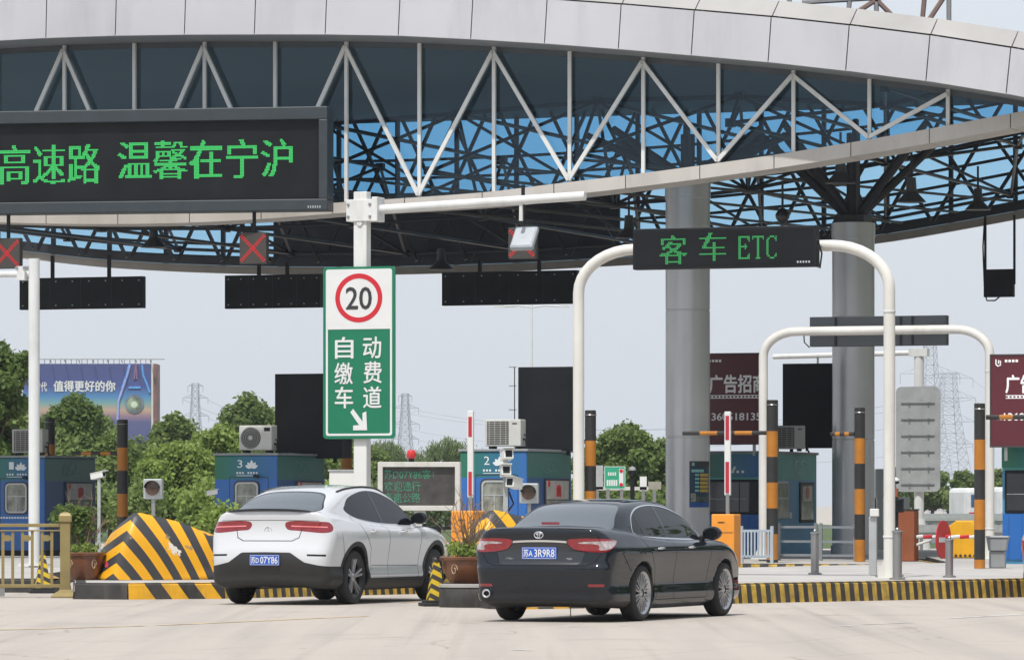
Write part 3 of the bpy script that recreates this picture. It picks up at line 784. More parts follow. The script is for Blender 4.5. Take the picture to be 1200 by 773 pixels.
def paint(name, c, metal=.0, rough=.25):
    m = mat(name, c, rough, metal, coat=1, var=0, spec=.0 if max(c) < .1 else .3); return m
GLASSCAR = mat('car_glass', (.008, .010, .012), .03, var=0, spec=.22)
GLASSREAR = mat('rear_screen_glass', (.09, .105, .12), .05, var=0, spec=.8)
PLASTIC = mat('black_plastic_trim', (.018, .018, .018), .55, var=.15, vs=6)
GLOSSB = mat('gloss_black', (.006, .006, .007), .12, var=0)
GAP = mat('panel_gap', (.004, .004, .004), .9, var=0)
WELL = mat('wheel_well', (.006, .006, .006), .95, var=0)
LAMPR = mat('tail_lamp_red', (.24, .006, .014), .12, var=.25, vs=18, coat=1)
LAMPD = mat('tail_lamp_dark_red', (.22, .008, .012), .15, var=.2, vs=10, coat=1)
LAMPW = mat('tail_lamp_clear', (.42, .36, .37), .12, var=.5, vs=22, coat=1)
LAMPGLOW = mat('tail_lamp_lit', (.8, .06, .04), .2, var=0, emit=((1, .10, .06), .35))
PLATEB = mat('plate_blue', srgb('#1f56b8'), .4, var=.05)
ALLOY = mat('alloy', (.48, .48, .50), .3, .85, var=.08, vs=4)
ALLOYD = mat('alloy_dark', (.05, .05, .055), .35, .7, var=0)
DISCM = mat('brake_disc', (.16, .15, .14), .4, .8, var=.1)
HEADL = mat('headlamp', (.5, .5, .52), .1, var=.3, vs=12, coat=1)

def wheel(parent, x, y, r, rim_r, kind, side, wd=.225):
    w_ = bpy.data.objects.new('wheel', None); col.objects.link(w_); w_.parent = parent; w_.location = (x, y, r)
    w_.rotation_euler = (0, 0, 0 if side < 0 else PI); w_.empty_display_size = .1
    A = Matrix.Rotation(PI/2, 4, 'X')     # lathe axis z -> -y ; outer face at -y
    h = wd/2
    prof = [(rim_r-.01, -h*.7), (rim_r+.012, -h*.92), (rim_r+.05, -h), (r-.035, -h*.93), (r-.012, -h*.8), (r, -h*.55), (r, -h*.2), (r-.006, -h*.19), (r-.006, -h*.12), (r, -h*.11), (r, h*.11), (r-.006, h*.12), (r-.006, h*.19), (r, h*.2), (r, h*.55), (r-.012, h*.8), (r-.035, h*.93), (rim_r+.05, h), (rim_r+.012, h*.92), (rim_r-.01, h*.7)]
    b = MB(); b.lathe(prof, RUBBER, 56, A); b.build('tyre', w_, smooth=True)
    b = MB(); o = h
    BR = ALLOY if kind == 'multi' else ALLOYD
    b.lathe([(rim_r-.012, -h*.7), (rim_r-.02, 0), (rim_r-.03, h*.6), (rim_r-.012, h*.72), (rim_r+.006, h*.88), (rim_r+.014, h*.93), (rim_r+.014, h*.85)], BR, 56, A)
    b.lathe([(.01, -.02), (rim_r-.03, -.02), (rim_r-.03, -.03)], ALLOYD, 40, A)
    # spokes
    def spoke(a, w0, w1, r0, r1, y0, y1, m, off0=0, off1=0):
        ca, sa = math.cos(a), math.sin(a)
        def P(rr, t, yy): return (rr*ca-t*sa, yy, rr*sa+t*ca)
        n = 4; vs = []
        for k in range(n+1):
            u = k/n; rr = r0+(r1-r0)*u; ww = w0+(w1-w0)*u; yy = y0+(y1-y0)*u; of = off0+(off1-off0)*u
            vs += [P(rr, of-ww, yy+.03), P(rr, of-ww*.7, yy), P(rr, of+ww*.7, yy), P(rr, of+ww, yy+.03)]
        fs = []
        for k in range(n):
            for q in range(3): fs.append((4*k+q, 4*k+q+1, 4*k+5+q, 4*k+4+q))
        b.add(vs, fs, m)
    if kind == 'multi':
        for k in range(10):
            a = 2*PI*k/10
            spoke(a, .011, .010, .05, rim_r-.02, -o*.80, -o*.80, ALLOY, .012, .034); spoke(a, .011, .010, .05, rim_r-.02, -o*.80, -o*.80, ALLOY, -.012, -.034)
            spoke(a+PI/10, .008, .007, .09, rim_r-.03, -o*.68, -o*.72, ALLOY)
    else:
        for k in range(5):
            a = 2*PI*k/5+.3
            spoke(a, .022, .020, .05, rim_r-.012, -o*.66, -o*.90, ALLOY, .010, .036); spoke(a, .022, .020, .05, rim_r-.012, -o*.66, -o*.90, ALLOY, -.010, -.036)
            spoke(a+PI/5, .02, .012, .05, rim_r*.55, -o*.5, -o*.6, GLOSSB)
    b.lathe([(.001, o*.78), (.028, o*.77), (.045, o*.7), (.06, o*.55)], ALLOY, 24, A)
    b.build('rim', w_, smooth=True)
    b = MB(); b.lathe([(.05, .03), (rim_r*.78, .03), (rim_r*.78, .005)], DISCM, 32, A); b.build('brake_disc', w_)
    return w_

def side_region(P, ymin=.3):
    """polygon in x,z, on the flanks"""
    Q = np.array(P)
    return lambda V, N: np.maximum(sdpoly(V[:, 0], V[:, 2], Q), ymin-np.abs(V[:, 1]))
def make_car(cfg, label, loc, rz, paintm, cat='car', name='parked_car', group=None):
    root = thing(name, label, cat, loc, rz, group)
    c = cfg; Lc = c['L']
    lowP = spline(c['low'], 10); grP = spline(c['green'], 10)
    FL = Field2(lowP, -.3, Lc+.3, 0, 1.4); FG = Field2(grP, 0, Lc, .4, 1.8)
    wx = c['wheels']; wr = c['wr']; ar = c['arch']
    def body(x, y, z):
        ay2 = y*y; ay = np.abs(y)
        wr_ = np.clip((1.6-x)/1.6, 0, 1); wf = np.clip((x-(Lc-1.6))/1.6, 0, 1)
        xs = x-c['cr']*ay2*wr_+c['cf']*ay2*wf
        crown = c['crown']*ay2
        lo = FL(xs, z+crown*.8)
        wl = interp(z, c['sec'])+c.get('flare', .014)*(np.exp(-((x-wx[0])**2+(z-.5)**2)/.16)+np.exp(-((x-wx[1])**2+(z-.5)**2)/.16))
        pl = interp(x, c['plan'])
        lo = smax(lo, (ay-wl*pl)*.97, np.interp(x, [q[0] for q in c['kx']], [q[1] for q in c['kx']]))
        gx = x-c['gr']*ay2*np.clip((2.4-x)/1.4, 0, 1)+c['gf']*ay2*np.clip((x-2.4)/1.2, 0, 1)
        gr = FG(gx, z+c['gcrown']*ay2)
        wg = interp(z, c['gsec'])*interp(x, c['gplan'])
        gr = smax(gr, (ay-wg)*.93, .09)
        f = smin(lo, gr, .035)
        return f
    def arches(x, y, z):
        ay = np.abs(y); d = np.minimum(np.sqrt((x-wx[0])**2+(z-wr)**2), np.sqrt((x-wx[1])**2+(z-wr)**2))-ar
        return np.maximum(d, .52-ay)
    Fn = lambda x, y, z: smax(body(x, y, z), -arches(x, y, z), .012)
    S = Shell(Fn, (-.12, -1.05, .08), (Lc+.12, 1.05, 1.72), c.get('h', .03))
    inarch = S.cut(lambda V, N: np.where(arches(*V.T) < .012, -1.0, 1.0)*np.where(np.minimum(np.hypot(V[:,0]-wx[0], V[:,2]-wr), np.hypot(V[:,0]-wx[1], V[:,2]-wr)) < ar+.012, 1, 1)+0*V[:,0] if False else (np.maximum(np.minimum(np.hypot(V[:,0]-wx[0], V[:,2]-wr), np.hypot(V[:,0]-wx[1], V[:,2]-wr))-ar-.004, .45-np.abs(V[:,1]))))
    S.make(inarch, 'wheel_arch', WELL, root)
    FINE = {'panel_gap': 3, 'chrome_strip': 2, 'window_trim': 2, 'reflector': 2, 'lamp_band': 3, 'bumper_trim': 2, 'window_seal': 2, 'side_window': 1, 'window_pillar': 1, 'lamp_surround': 2, 'tail_lamp_lens': 1, 'tail_lamp': 2}
    for (nm, m, fn, push) in c['regions']:
        if nm in FINE: S.refine(fn, .034, FINE[nm])
        ins = S.cut(fn); S.make(ins, nm, paintm if m == 'paint' else m, root, push)
    S.make(S.polys, 'body', paintm, root)
    for x in wx:
        for s_ in (-1, 1): wheel(root, x, s_*(c['track']), wr, c['rim'], c['wk'], s_)
    return root, Fn
def plate(root, text, x, z, tilt, wid=.44, hei=.14):
    p = MB(); p.box((-wid/2, -.008, -hei/2), (wid/2, .008, hei/2), PLATEB)
    o = p.build('number_plate', root, bevel=.004); o.location = (x, 0, z); o.rotation_euler = (tilt, 0, -PI/2)
    b = MB(); ring(b, rrect(-wid/2+.006, -hei/2+.006, wid/2-.006, hei/2-.006, .01), rrect(-wid/2+.010, -hei/2+.010, wid/2-.010, hei/2-.010, .008), -.0100, -.009, SIGNWHITE); b.build('plate_border', o)
    lettering(o, text[:2], SIGNWHITE, -wid/2+.022, -.045, .115, .09, -.0105, .02)
    lettering(o, text[2:], SIGNWHITE, -wid/2+.160, -.045, .255, .09, -.0105, .02)
    return o
def on_surface(Fn, y, z, x0, x1, n=60):
    """first x from x0 toward x1 where the body begins"""
    xs = np.linspace(x0, x1, n); f = Fn(xs, np.full(n, y), np.full(n, z)); k = np.argmax(f < 0); return float(xs[k])
def surf_y(Fn, x, z):
    ys = np.linspace(1.1, .3, 160); f = Fn(np.full(160, x), ys, np.full(160, z)); return float(ys[np.argmax(f < 0)])
def handles(root, Fn, spots, m):
    for x, z in spots:
        for s_ in (-1, 1):
            y = surf_y(Fn, x, z)*s_
            b = MB(); b.tube([(x-.10, y+.008*s_, z-.003), (x-.08, y+.035*s_, z), (x+.06, y+.035*s_, z+.002), (x+.09, y+.01*s_, z)], [.009, .014, .013, .009], m, 10); b.disc((x, y+.002*s_, z-.005), .032, GLOSSB, 'y', 16, .004)
            b.build('door_handle', root, smooth=True)
def mirrors(root, Fn, x, z, m, y0=.86):
    for s_ in (-1, 1):
        b = MB(); n = 14; vs = []; 
        prof = [(-.09, .03), (-.08, .075), (-.03, .09), (.04, .07), (.09, .02)]
        o = MB(); A = Matrix.Translation((x, s_*(y0+.13), z)) @ Matrix.Diagonal((.75, 1.25, .85, 1)) @ Matrix.Rotation(PI/2, 4, 'Y')
        o.lathe([(.001, -.085), (.075, -.083), (.095, -.06), (.10, -.01), (.08, .05), (.045, .085), (.001, .1)], m, 20, A)
        mo = o.build('mirror', root, smooth=True)
        g = MB(); g.lathe([(.001, -.087), (.07, -.0855)], GLASSCAR, 20, A); g.build('mirror_glass', mo)
        g = MB(); g.tube([(x+.03, s_*(y0-.06), z-.07), (x+.01, s_*(y0+.07), z-.02)], [.035, .03], PLASTIC, 8); g.build('mirror_arm', mo, smooth=True)
def absy(V): return np.abs(V[:, 1])
def unroll(V, c): return np.abs(V[:, 1])+np.maximum(0, V[:, 0]-c*V[:, 1]**2)*1.0
def rear_region(P, xmax=1.0, cr=.10):
    Q = np.array(P); return lambda V, N: np.maximum(sdpoly(unroll(V, cr), V[:, 2], Q), V[:, 0]-xmax)
def line_gap(P, w_, ymin=.5, dirn='side'):
    P = np.array(P, float)
    def f(V, N):
        a, c_ = (V[:, 0], V[:, 2]) if dirn == 'side' else (unroll(V, .1), V[:, 2])
        d = np.full(len(V), 1e9)
        for i in range(len(P)-1):
            ex, ez = P[i+1]-P[i]; wx, wz = a-P[i][0], c_-P[i][1]; t = np.clip((wx*ex+wz*ez)/(ex*ex+ez*ez), 0, 1); d = np.minimum(d, np.hypot(wx-ex*t, wz-ez*t))
        d = d-w_*1.3
        return np.maximum(d, ymin-np.abs(V[:, 1])) if dirn == 'side' else np.maximum(d, V[:, 0]-ymin)
    return f

# ---------------- dark grey saloon
sal = dict(L=4.88, wheels=(1.10, 3.925), wr=.335, rim=.228+.012, arch=.375, track=.80, wk='multi', cr=.13, cf=.22, crown=.035, gr=.22, gf=.42, gcrown=.10, h=.028,
    low=[(.14,.215),(.05,.36),(.015,.52),(.004,.655),(.035,.70),(.048,.76),(.058,.86),(.045,.98),(.035,1.075),(.10,1.115),(.35,1.118),(.75,1.085),(1.3,1.02),(2.0,.975),(2.8,.955),(3.4,.955),(3.75,.965),(4.1,.925),(4.5,.84),(4.78,.72),(4.88,.58),(4.88,.35),(4.80,.20),(4.5,.16),(3.2,.155),(1.8,.155),(.7,.17)],
    green=[(.45,.85),(.50,1.06),(.78,1.20),(1.10,1.335),(1.45,1.412),(1.9,1.447),(2.3,1.447),(2.7,1.412),(3.1,1.30),(3.5,1.14),(3.85,.95),(3.8,.80),(2.4,.75),(.9,.75)],
    sec=[(.05,.70),(.15,.82),(.24,.885),(.32,.896),(.42,.878),(.55,.886),(.7,.910),(.81,.925),(.87,.918),(.94,.880),(1.02,.835),(1.1,.79),(1.3,.70)],
    plan=[(-.2,.90),(.0,.93),(.3,.968),(.7,.99),(1.1,1.0),(2.5,1.0),(3.9,.995),(4.4,.96),(4.9,.88)],
    kx=[(-.2,.16),(.3,.14),(.9,.05),(1.5,.035),(3.8,.05),(4.4,.15),(5,.2)],
    gsec=[(.6,.86),(.9,.845),(1.0,.80),(1.15,.735),(1.3,.655),(1.4,.60),(1.5,.54)],
    gplan=[(.3,.74),(.7,.87),(1.1,.95),(1.6,.99),(2.4,1.0),(3.1,.99),(3.9,.93)])
DLO = [(1.17,1.05),(1.20,1.14),(1.31,1.245),(1.55,1.325),(1.88,1.362),(2.25,1.360),(2.62,1.316),(2.98,1.215),(3.30,1.09),(3.54,.990),(3.44,.970),(2.8,.968),(2.0,.985),(1.5,1.000),(1.26,1.015)]
dl = spline(DLO, 6)
def dlo_full(off): 
    g = side_region(dl, .35); return lambda V, N: g(V, N)-off
def pillar_b(V, N): return np.abs(V[:, 0]-(2.16-(V[:, 2]-1.0)*.10))-.042
def pillar_q(V, N): return np.abs(V[:, 0]-(1.50-(V[:, 2]-1.0)*.50))-.014
RW = spline([(-.01,1.135),(.5,1.115),(.64,1.095),(.585,1.22),(.50,1.355),(.3,1.385),(-.01,1.392)][1:-1]+[(0,1.392),(-.3,1.385),(-.50,1.355),(-.585,1.22),(-.64,1.095),(-.5,1.115),(0,1.135)], 5)
def rear_win(V, N): return np.maximum(np.maximum(sdpoly(V[:, 1], V[:, 2], RW), V[:, 0]-1.45), .40-V[:, 0])
WS = spline([(0,.99),(.55,.985),(.70,1.0),(.66,1.15),(.57,1.36),(.3,1.405),(0,1.41),(-.3,1.405),(-.57,1.36),(-.66,1.15),(-.70,1.0),(-.55,.985)], 5)
def front_win(V, N): return np.maximum(sdpoly(V[:, 1], V[:, 2], WS), 2.75-V[:, 0])
LP = spline([(.40,.965),(.46,.875),(.58,.84),(.75,.825),(.90,.83),(1.02,.875),(1.15,.955),(1.0,.972),(.75,.985),(.55,.985)], 4)
LPW = spline([(.80,.85),(.95,.86),(1.10,.93),(1.12,.95),(.85,.952),(.60,.945),(.52,.925),(.72,.92),(.80,.90)], 4)
sal['regions'] = [
    ('side_window', GLASSCAR, lambda V, N: np.maximum(np.maximum(np.maximum(side_region(dl, .35)(V, N), -pillar_b(V, N)), -pillar_q(V, N)), -1), -.004),
    ('window_pillar', GLOSSB, lambda V, N: side_region(dl, .35)(V, N), -.002),
    ('window_trim', CHROME, lambda V, N: side_region(dl, .35)(V, N)-.014, .002),
    ('rear_window', GLASSREAR, rear_win, -.003), ('window_seal', GLOSSB, lambda V, N: rear_win(V, N)-.012, -.002),
    ('windscreen', GLASSCAR, front_win, -.003),
    ('tail_lamp_lens', LAMPW, rear_region(LPW, .42), .002),
    ('tail_lamp', LAMPR, rear_region(LP, .42), .001),
    ('lamp_surround', GLOSSB, lambda V, N: rear_region(LP, .42)(V, N)-.008, 0),
    ('chrome_strip', CHROME, lambda V, N: np.maximum(np.abs(V[:, 2]-(.955-V[:,1]**2*.10))-.012, np.maximum(absy(V)-.42, V[:, 0]-.3)), .004),
    ('boot_recess', mat('boot_recess_paint', (.018, .020, .024), .3, .3, coat=1, var=0), lambda V, N: np.maximum(sdpoly(absy(V), V[:, 2], np.array([(-.1,.94),(.40,.925),(.56,.83),(.52,.70),(.47,.68),(-.1,.68)])), V[:, 0]-.3), -.004),
    ('reflector', LAMPD, lambda V, N: np.maximum(np.maximum(np.abs(V[:, 2]-.435)-.016, np.abs(absy(V)-.70)-.09), V[:, 0]-.5), .002),
    ('lower_valance', PLASTIC, lambda V, N: np.maximum(V[:, 2]-(.245+.0*V[:, 0]), V[:, 0]-.75), 0),
    ('panel_gap', GAP, lambda V, N: np.minimum.reduce([
        line_gap([(.0,.665),(.6,.665),(.73,.70),(.83,.82)], .004, .45, 'rear')(V, N),
        line_gap([(.30,1.10),(.62,1.09)], .004, .3, 'rear')(V, N),
        line_gap([(2.11,.98),(2.17,.80),(2.17,.40),(2.13,.25)], .004)(V, N), line_gap([(3.30,1.0),(3.38,.85),(3.30,.45),(3.28,.25)], .004)(V, N),
        line_gap([(1.10,1.03),(1.22,.90),(1.50,.62),(1.55,.35),(1.52,.25)], .004)(V, N),
        line_gap([(1.52,.25),(3.28,.25)], .003)(V, N),
        line_gap([(.42,.82),(.74,.60)], .004)(V, N), line_gap([(3.40,.96),(3.9,.90),(4.5,.80)], .004)(V, N)]), -.002),
    ('headlamp', HEADL, lambda V, N: np.maximum(sdpoly(V[:, 0], V[:, 2], np.array([(4.25,.78),(4.5,.66),(4.85,.60),(4.9,.66),(4.7,.74),(4.4,.80)])), .45-absy(V)), 0),
]
GREYP = paint('graphite_paint', (.009, .012, .018), .0, .22)
car1, F1 = make_car(sal, 'dark grey saloon car seen from behind with blue number plate', (.30, 55.05, 0), R(90-22.8), GREYP, name='saloon_car')
plate(car1, '苏A3R9R8', on_surface(F1, 0, .81, -.1, .4)-.006, .812, R(0))
handles(car1, F1, [(1.62, .86), (2.66, .865)], CHROME); mirrors(car1, F1, 3.40, 1.03, GLOSSB, .80)
def emb(root, Fn, z, tubes, m, x=None, nm='badge'):
    b = MB(); x = on_surface(Fn, 0, z, -.1, .5)-.008
    for pts, r in tubes: b.tube([(x+(-.0), -p[0], z+p[1]) for p in pts], r, m, 6)
    return b.build(nm, root, smooth=True)
el = lambda a, c, cx=0, cz=0, n=24: [(cx+a*math.cos(2*PI*k/n), cz+c*math.sin(2*PI*k/n)) for k in range(n+1)]
emb(car1, F1, 1.025, [(el(.056, .038), .006), (el(.034, .013, 0, .015), .0045), (el(.014, .034), .0045)], CHROME)
b = MB(); xx = on_surface(F1, .74, .33, -.1, .6)
b.lathe([(.030, -.09), (.042, -.10), (.052, -.09), (.052, .12), (.04, .12), (.04, -.07)], CHROME, 20, Matrix.Translation((xx+.02, .68, .335)) @ Matrix.Rotation(PI/2, 4, 'Y')); b.build('exhaust_tip', car1, smooth=True)
for y_, x0 in ((.40, 0),):
    o = lettering(car1, '广汽TOYOTA', CHROME, -.43, .735, .15, .026, 0); o.rotation_euler = (0, 0, -PI/2); o.location = (on_surface(F1, .4, .745, -.1, .4)-.004, 0, 0)
    o = lettering(car1, 'HYBRID', CHROME, .27, .735, .14, .022, 0); o.rotation_euler = (0, 0, -PI/2); o.location = (on_surface(F1, -.4, .745, -.1, .4)-.004, 0, 0)
b = MB(); b.cbox((.52, .05, 1.16), (.02, .22, .03), LAMPR); b.build('high_brake_light', car1)
b = MB(); b.tube([(.14, -.36, .24), (.145, -.36, .06)], .006, PLASTIC, 6); b.build('static_strap', car1)

# ---------------- white coupe suv
suv = dict(L=4.73, wheels=(.98, 3.853), wr=.365, rim=.252, arch=.418, track=.81, wk='five', cr=.15, cf=.2, crown=.07, gr=.24, gf=.38, gcrown=.075, h=.030, flare=.02,
    low=[(.12,.27),(.04,.42),(.0,.58),(.015,.72),(.06,.84),(.10,.97),(.11,1.09),(.10,1.22),(.13,1.265),(.35,1.26),(.8,1.20),(1.4,1.12),(2.1,1.075),(2.8,1.055),(3.4,1.065),(3.75,1.07),(4.1,1.03),(4.45,.95),(4.66,.82),(4.73,.62),(4.72,.40),(4.6,.26),(4.2,.22),(3.2,.225),(1.8,.225),(.6,.24)],
    green=[(.22,.95),(.22,1.22),(.50,1.36),(.85,1.475),(1.25,1.56),(1.7,1.60),(2.15,1.605),(2.6,1.565),(3.0,1.44),(3.4,1.24),(3.72,1.05),(3.65,.85),(2.4,.80),(.9,.80)],
    sec=[(.05,.72),(.18,.84),(.28,.90),(.37,.925),(.48,.905),(.62,.914),(.78,.938),(.91,.948),(.98,.935),(1.05,.905),(1.15,.855),(1.25,.80),(1.4,.72)],
    plan=[(-.2,.90),(.0,.93),(.3,.965),(.7,.99),(1.1,1.0),(2.5,1.0),(3.9,.99),(4.3,.96),(4.8,.88)],
    kx=[(-.2,.18),(.3,.15),(.9,.06),(1.5,.045),(3.6,.06),(4.2,.16),(5,.2)],
    gsec=[(.7,.87),(1.0,.855),(1.12,.815),(1.25,.755),(1.4,.68),(1.52,.615),(1.65,.55)],
    gplan=[(.1,.78),(.5,.88),(1.0,.955),(1.6,.99),(2.4,1.0),(3.1,.99),(3.8,.93)])
DLO2 = [(1.04,1.262),(1.10,1.315),(1.28,1.41),(1.58,1.475),(1.95,1.515),(2.3,1.505),(2.65,1.435),(2.98,1.31),(3.28,1.155),(3.36,1.085),(3.2,1.072),(2.6,1.078),(2.0,1.095),(1.5,1.135),(1.2,1.185)]
dl2 = spline(DLO2, 6)
RW2 = spline([(0,1.285),(.42,1.275),(.61,1.262),(.575,1.35),(.48,1.455),(.3,1.495),(0,1.505),(-.3,1.495),(-.48,1.455),(-.575,1.35),(-.61,1.262),(-.42,1.275)], 5)
def rear_win2(V, N): return np.maximum(np.maximum(sdpoly(V[:, 1], V[:, 2], RW2), V[:, 0]-1.4), .19-V[:, 0])
WS2 = spline([(0,1.10),(.55,1.095),(.72,1.11),(.66,1.28),(.57,1.49),(.3,1.545),(0,1.55),(-.3,1.545),(-.57,1.49),(-.66,1.28),(-.72,1.11),(-.55,1.095)], 5)
LP2 = spline([(.37,1.09),(.40,1.01),(.55,.995),(.75,.975),(.92,.965),(1.06,.985),(1.10,1.04),(1.02,1.095),(.8,1.105),(.5,1.115)], 4)
def blackrear(V, N):   # lower black bumper: outer level and raised centre trapezoid
    y = absy(V); top = np.interp(y, [0, .36, .56, .75, 1.0], [.705, .70, .57, .53, .50]); return np.maximum(V[:, 2]-top, V[:, 0]-.62+0*y)
def cladding(V, N):
    a = np.minimum(np.hypot(V[:, 0]-suv['wheels'][0], V[:, 2]-.365), np.hypot(V[:, 0]-suv['wheels'][1], V[:, 2]-.365))-.478
    return np.maximum(np.minimum(np.minimum(a, V[:, 2]-.345), np.maximum(V[:, 2]-.50, V[:, 0]-.62)), .55-absy(V))
suv['regions'] = [
    ('side_window', GLASSCAR, lambda V, N: np.maximum(np.maximum(side_region(dl2, .35)(V, N), -(np.abs(V[:, 0]-(2.12-(V[:, 2]-1.1)*.10))-.04)), -(np.abs(V[:, 0]-(1.46-(V[:, 2]-1.2)*.6))-.013)), -.004),
    ('window_pillar', GLOSSB, lambda V, N: side_region(dl2, .35)(V, N)-.008, -.002),
    ('window_trim', CHROME, lambda V, N: np.maximum(side_region(dl2, .35)(V, N)-.018, V[:, 2]-1.14-.0*V[:, 0]), .001),
    ('rear_window', GLASSREAR, rear_win2, -.003), ('window_seal', GLOSSB, lambda V, N: rear_win2(V, N)-.012, -.002),
    ('windscreen', GLASSCAR, lambda V, N: np.maximum(sdpoly(V[:, 1], V[:, 2], WS2), 2.7-V[:, 0]), -.003),
    ('lamp_band', mat('tail_lamp_band', (.85, .25, .25), .15, var=0, coat=1), lambda V, N: np.maximum(np.maximum(np.abs(V[:, 2]-(1.045-.03*(unroll(V, .1)-.7)))-.007, np.abs(unroll(V, .1)-.72)-.27), V[:, 0]-.5), .003),
    ('tail_lamp', LAMPR, lambda V, N: np.maximum(rear_region(LP2, .5)(V, N), -(np.abs(unroll(V, .1)-.60-(V[:,2]-1.0)*.4)-.006)), .002),
    ('lamp_surround', LAMPD, lambda V, N: rear_region(LP2, .5)(V, N)-.006, 0),
    ('bumper_trim', GLOSSB, lambda V, N: np.maximum(np.maximum(np.abs(V[:, 2]-(.665-.02*(absy(V)-.7)))-.012, np.abs(unroll(V, .15)-.74)-.14), V[:, 0]-.5), .002),
    ('lower_bumper', PLASTIC, blackrear, .004),
    ('cladding', PLASTIC, cladding, .006),
    ('panel_gap', GAP, lambda V, N: np.minimum.reduce([
        line_gap([(.0,.855),(.44,.855),(.55,.90),(.60,1.0)], .004, .5, 'rear')(V, N), line_gap([(.0,1.13),(.55,1.125),(.85,1.12)], .003, .5, 'rear')(V, N),
        line_gap([(2.07,1.09),(2.13,.90),(2.13,.50),(2.10,.34)], .004)(V, N), line_gap([(3.20,1.10),(3.28,.95),(3.22,.5),(3.20,.34)], .004)(V, N),
        line_gap([(1.12,1.18),(1.25,.98),(1.48,.75),(1.52,.45)], .004)(V, N), line_gap([(1.55,.52),(3.2,.50)], .003)(V, N),
        line_gap([(.50,.95),(.62,.60)], .004)(V, N), line_gap([(3.3,1.06),(3.9,1.0),(4.4,.9)], .004)(V, N)]), -.002),
    ('headlamp', HEADL, lambda V, N: np.maximum(sdpoly(V[:, 0], V[:, 2], np.array([(4.1,.90),(4.4,.75),(4.75,.70),(4.7,.82),(4.4,.93)])), .45-absy(V)), 0),
]
WHITEP = paint('white_pearl_paint', (.56, .57, .59), 0, .2)
car2, F2 = make_car(suv, 'white coupe style SUV with black lower bumper and black boot lip spoiler', (-3.40, 64.6, 0), R(90-21.4), WHITEP, name='white_suv')
car2.scale = (1.015, 1.015, 1.035)
plate(car2, '苏D07Y86', on_surface(F2, 0, .60, -.1, .4)-.012, .60, 0)
handles(car2, F2, [(1.55, .97), (2.62, .965)], WHITEP); mirrors(car2, F2, 3.24, 1.15, GLOSSB, .80)
b = MB(); n = 24; vs = []
for k in range(n+1):
    y = -.64+1.28*k/n; x = on_surface(F2, y, 1.195-.052*y*y, -.15, .6, 240)+.02; tp = 1-.8*abs(y/.64)**6
    dz_ = -.052*y*y; vs += [(x-.055*tp, y, 1.262+dz_), (x-.05*tp, y, 1.262+dz_+.020*tp), (x+.08, y, 1.276+dz_+.01*tp), (x+.08, y, 1.235+dz_)]
b.add(vs, [(4*k+q, 4*k+4+q, 4*k+4+(q+1) % 4, 4*k+(q+1) % 4) for k in range(n) for q in range(4)], GLOSSB)
b.build('boot_spoiler', car2, smooth=True, fix=True)
emb(car2, F2, .99, [(el(.052, .052), .006), ([(0, 0), (0, .05)], .006), ([(0, 0), (.044, -.026)], .006), ([(0, 0), (-.044, -.026)], .006)], CHROME)
o = lettering(car2, '北京·BENZ', CHROME, -.47, .875, .16, .022, 0); o.rotation_euler = (0, 0, -PI/2); o.location = (on_surface(F2, .45, .885, -.1, .4)-.004, 0, 0)
o = lettering(car2, 'GLC', CHROME, .36, .875, .09, .022, 0); o.rotation_euler = (0, 0, -PI/2); o.location = (on_surface(F2, -.4, .885, -.1, .4)-.004, 0, 0)
for s_ in (-1, 1):
    b = MB(); pts = []
    for k in range(13):
        x = 1.15+1.75*k/12; z = interp(x, [(1.0, 1.50), (1.3, 1.555), (1.8, 1.60), (2.3, 1.605), (2.9, 1.50)])
        y = .555; zs_ = np.linspace(1.7, 1.2, 200); f_ = F2(np.full(200, x), np.full(200, y), zs_); pts.append((x, s_*y, float(zs_[np.argmax(f_ < 0)])+.010))
    b.tube(pts, .014, GLOSSB, 8); b.build('roof_rail', car2, smooth=True)
# ---------------- red car at the right edge (same panels, red paint)
REDP = paint('red_paint', (.32, .012, .018), .1, .22)
car3 = copy_tree(car1); car3.name = 'red_car'; car3['label'] = 'red car mostly cut off by the right edge of the photo'; car3['category'] = 'car'
car3.location = (8.27, 69.0, .0); 
for o in [q for q in bpy.data.objects if q.parent == car3]:
    if o.type == 'MESH':
        if o.name.startswith(('lettering', 'static', 'badge', 'exhaust', 'number_plate')):
            for q in [q for q in bpy.data.objects if q.parent == o]: bpy.data.objects.remove(q)
            bpy.data.objects.remove(o); continue
        if any(s.material == GREYP for s in o.material_slots):
            for i, s in enumerate(o.material_slots):
                if s.material == GREYP: s.link = 'OBJECT'; s.material = REDP
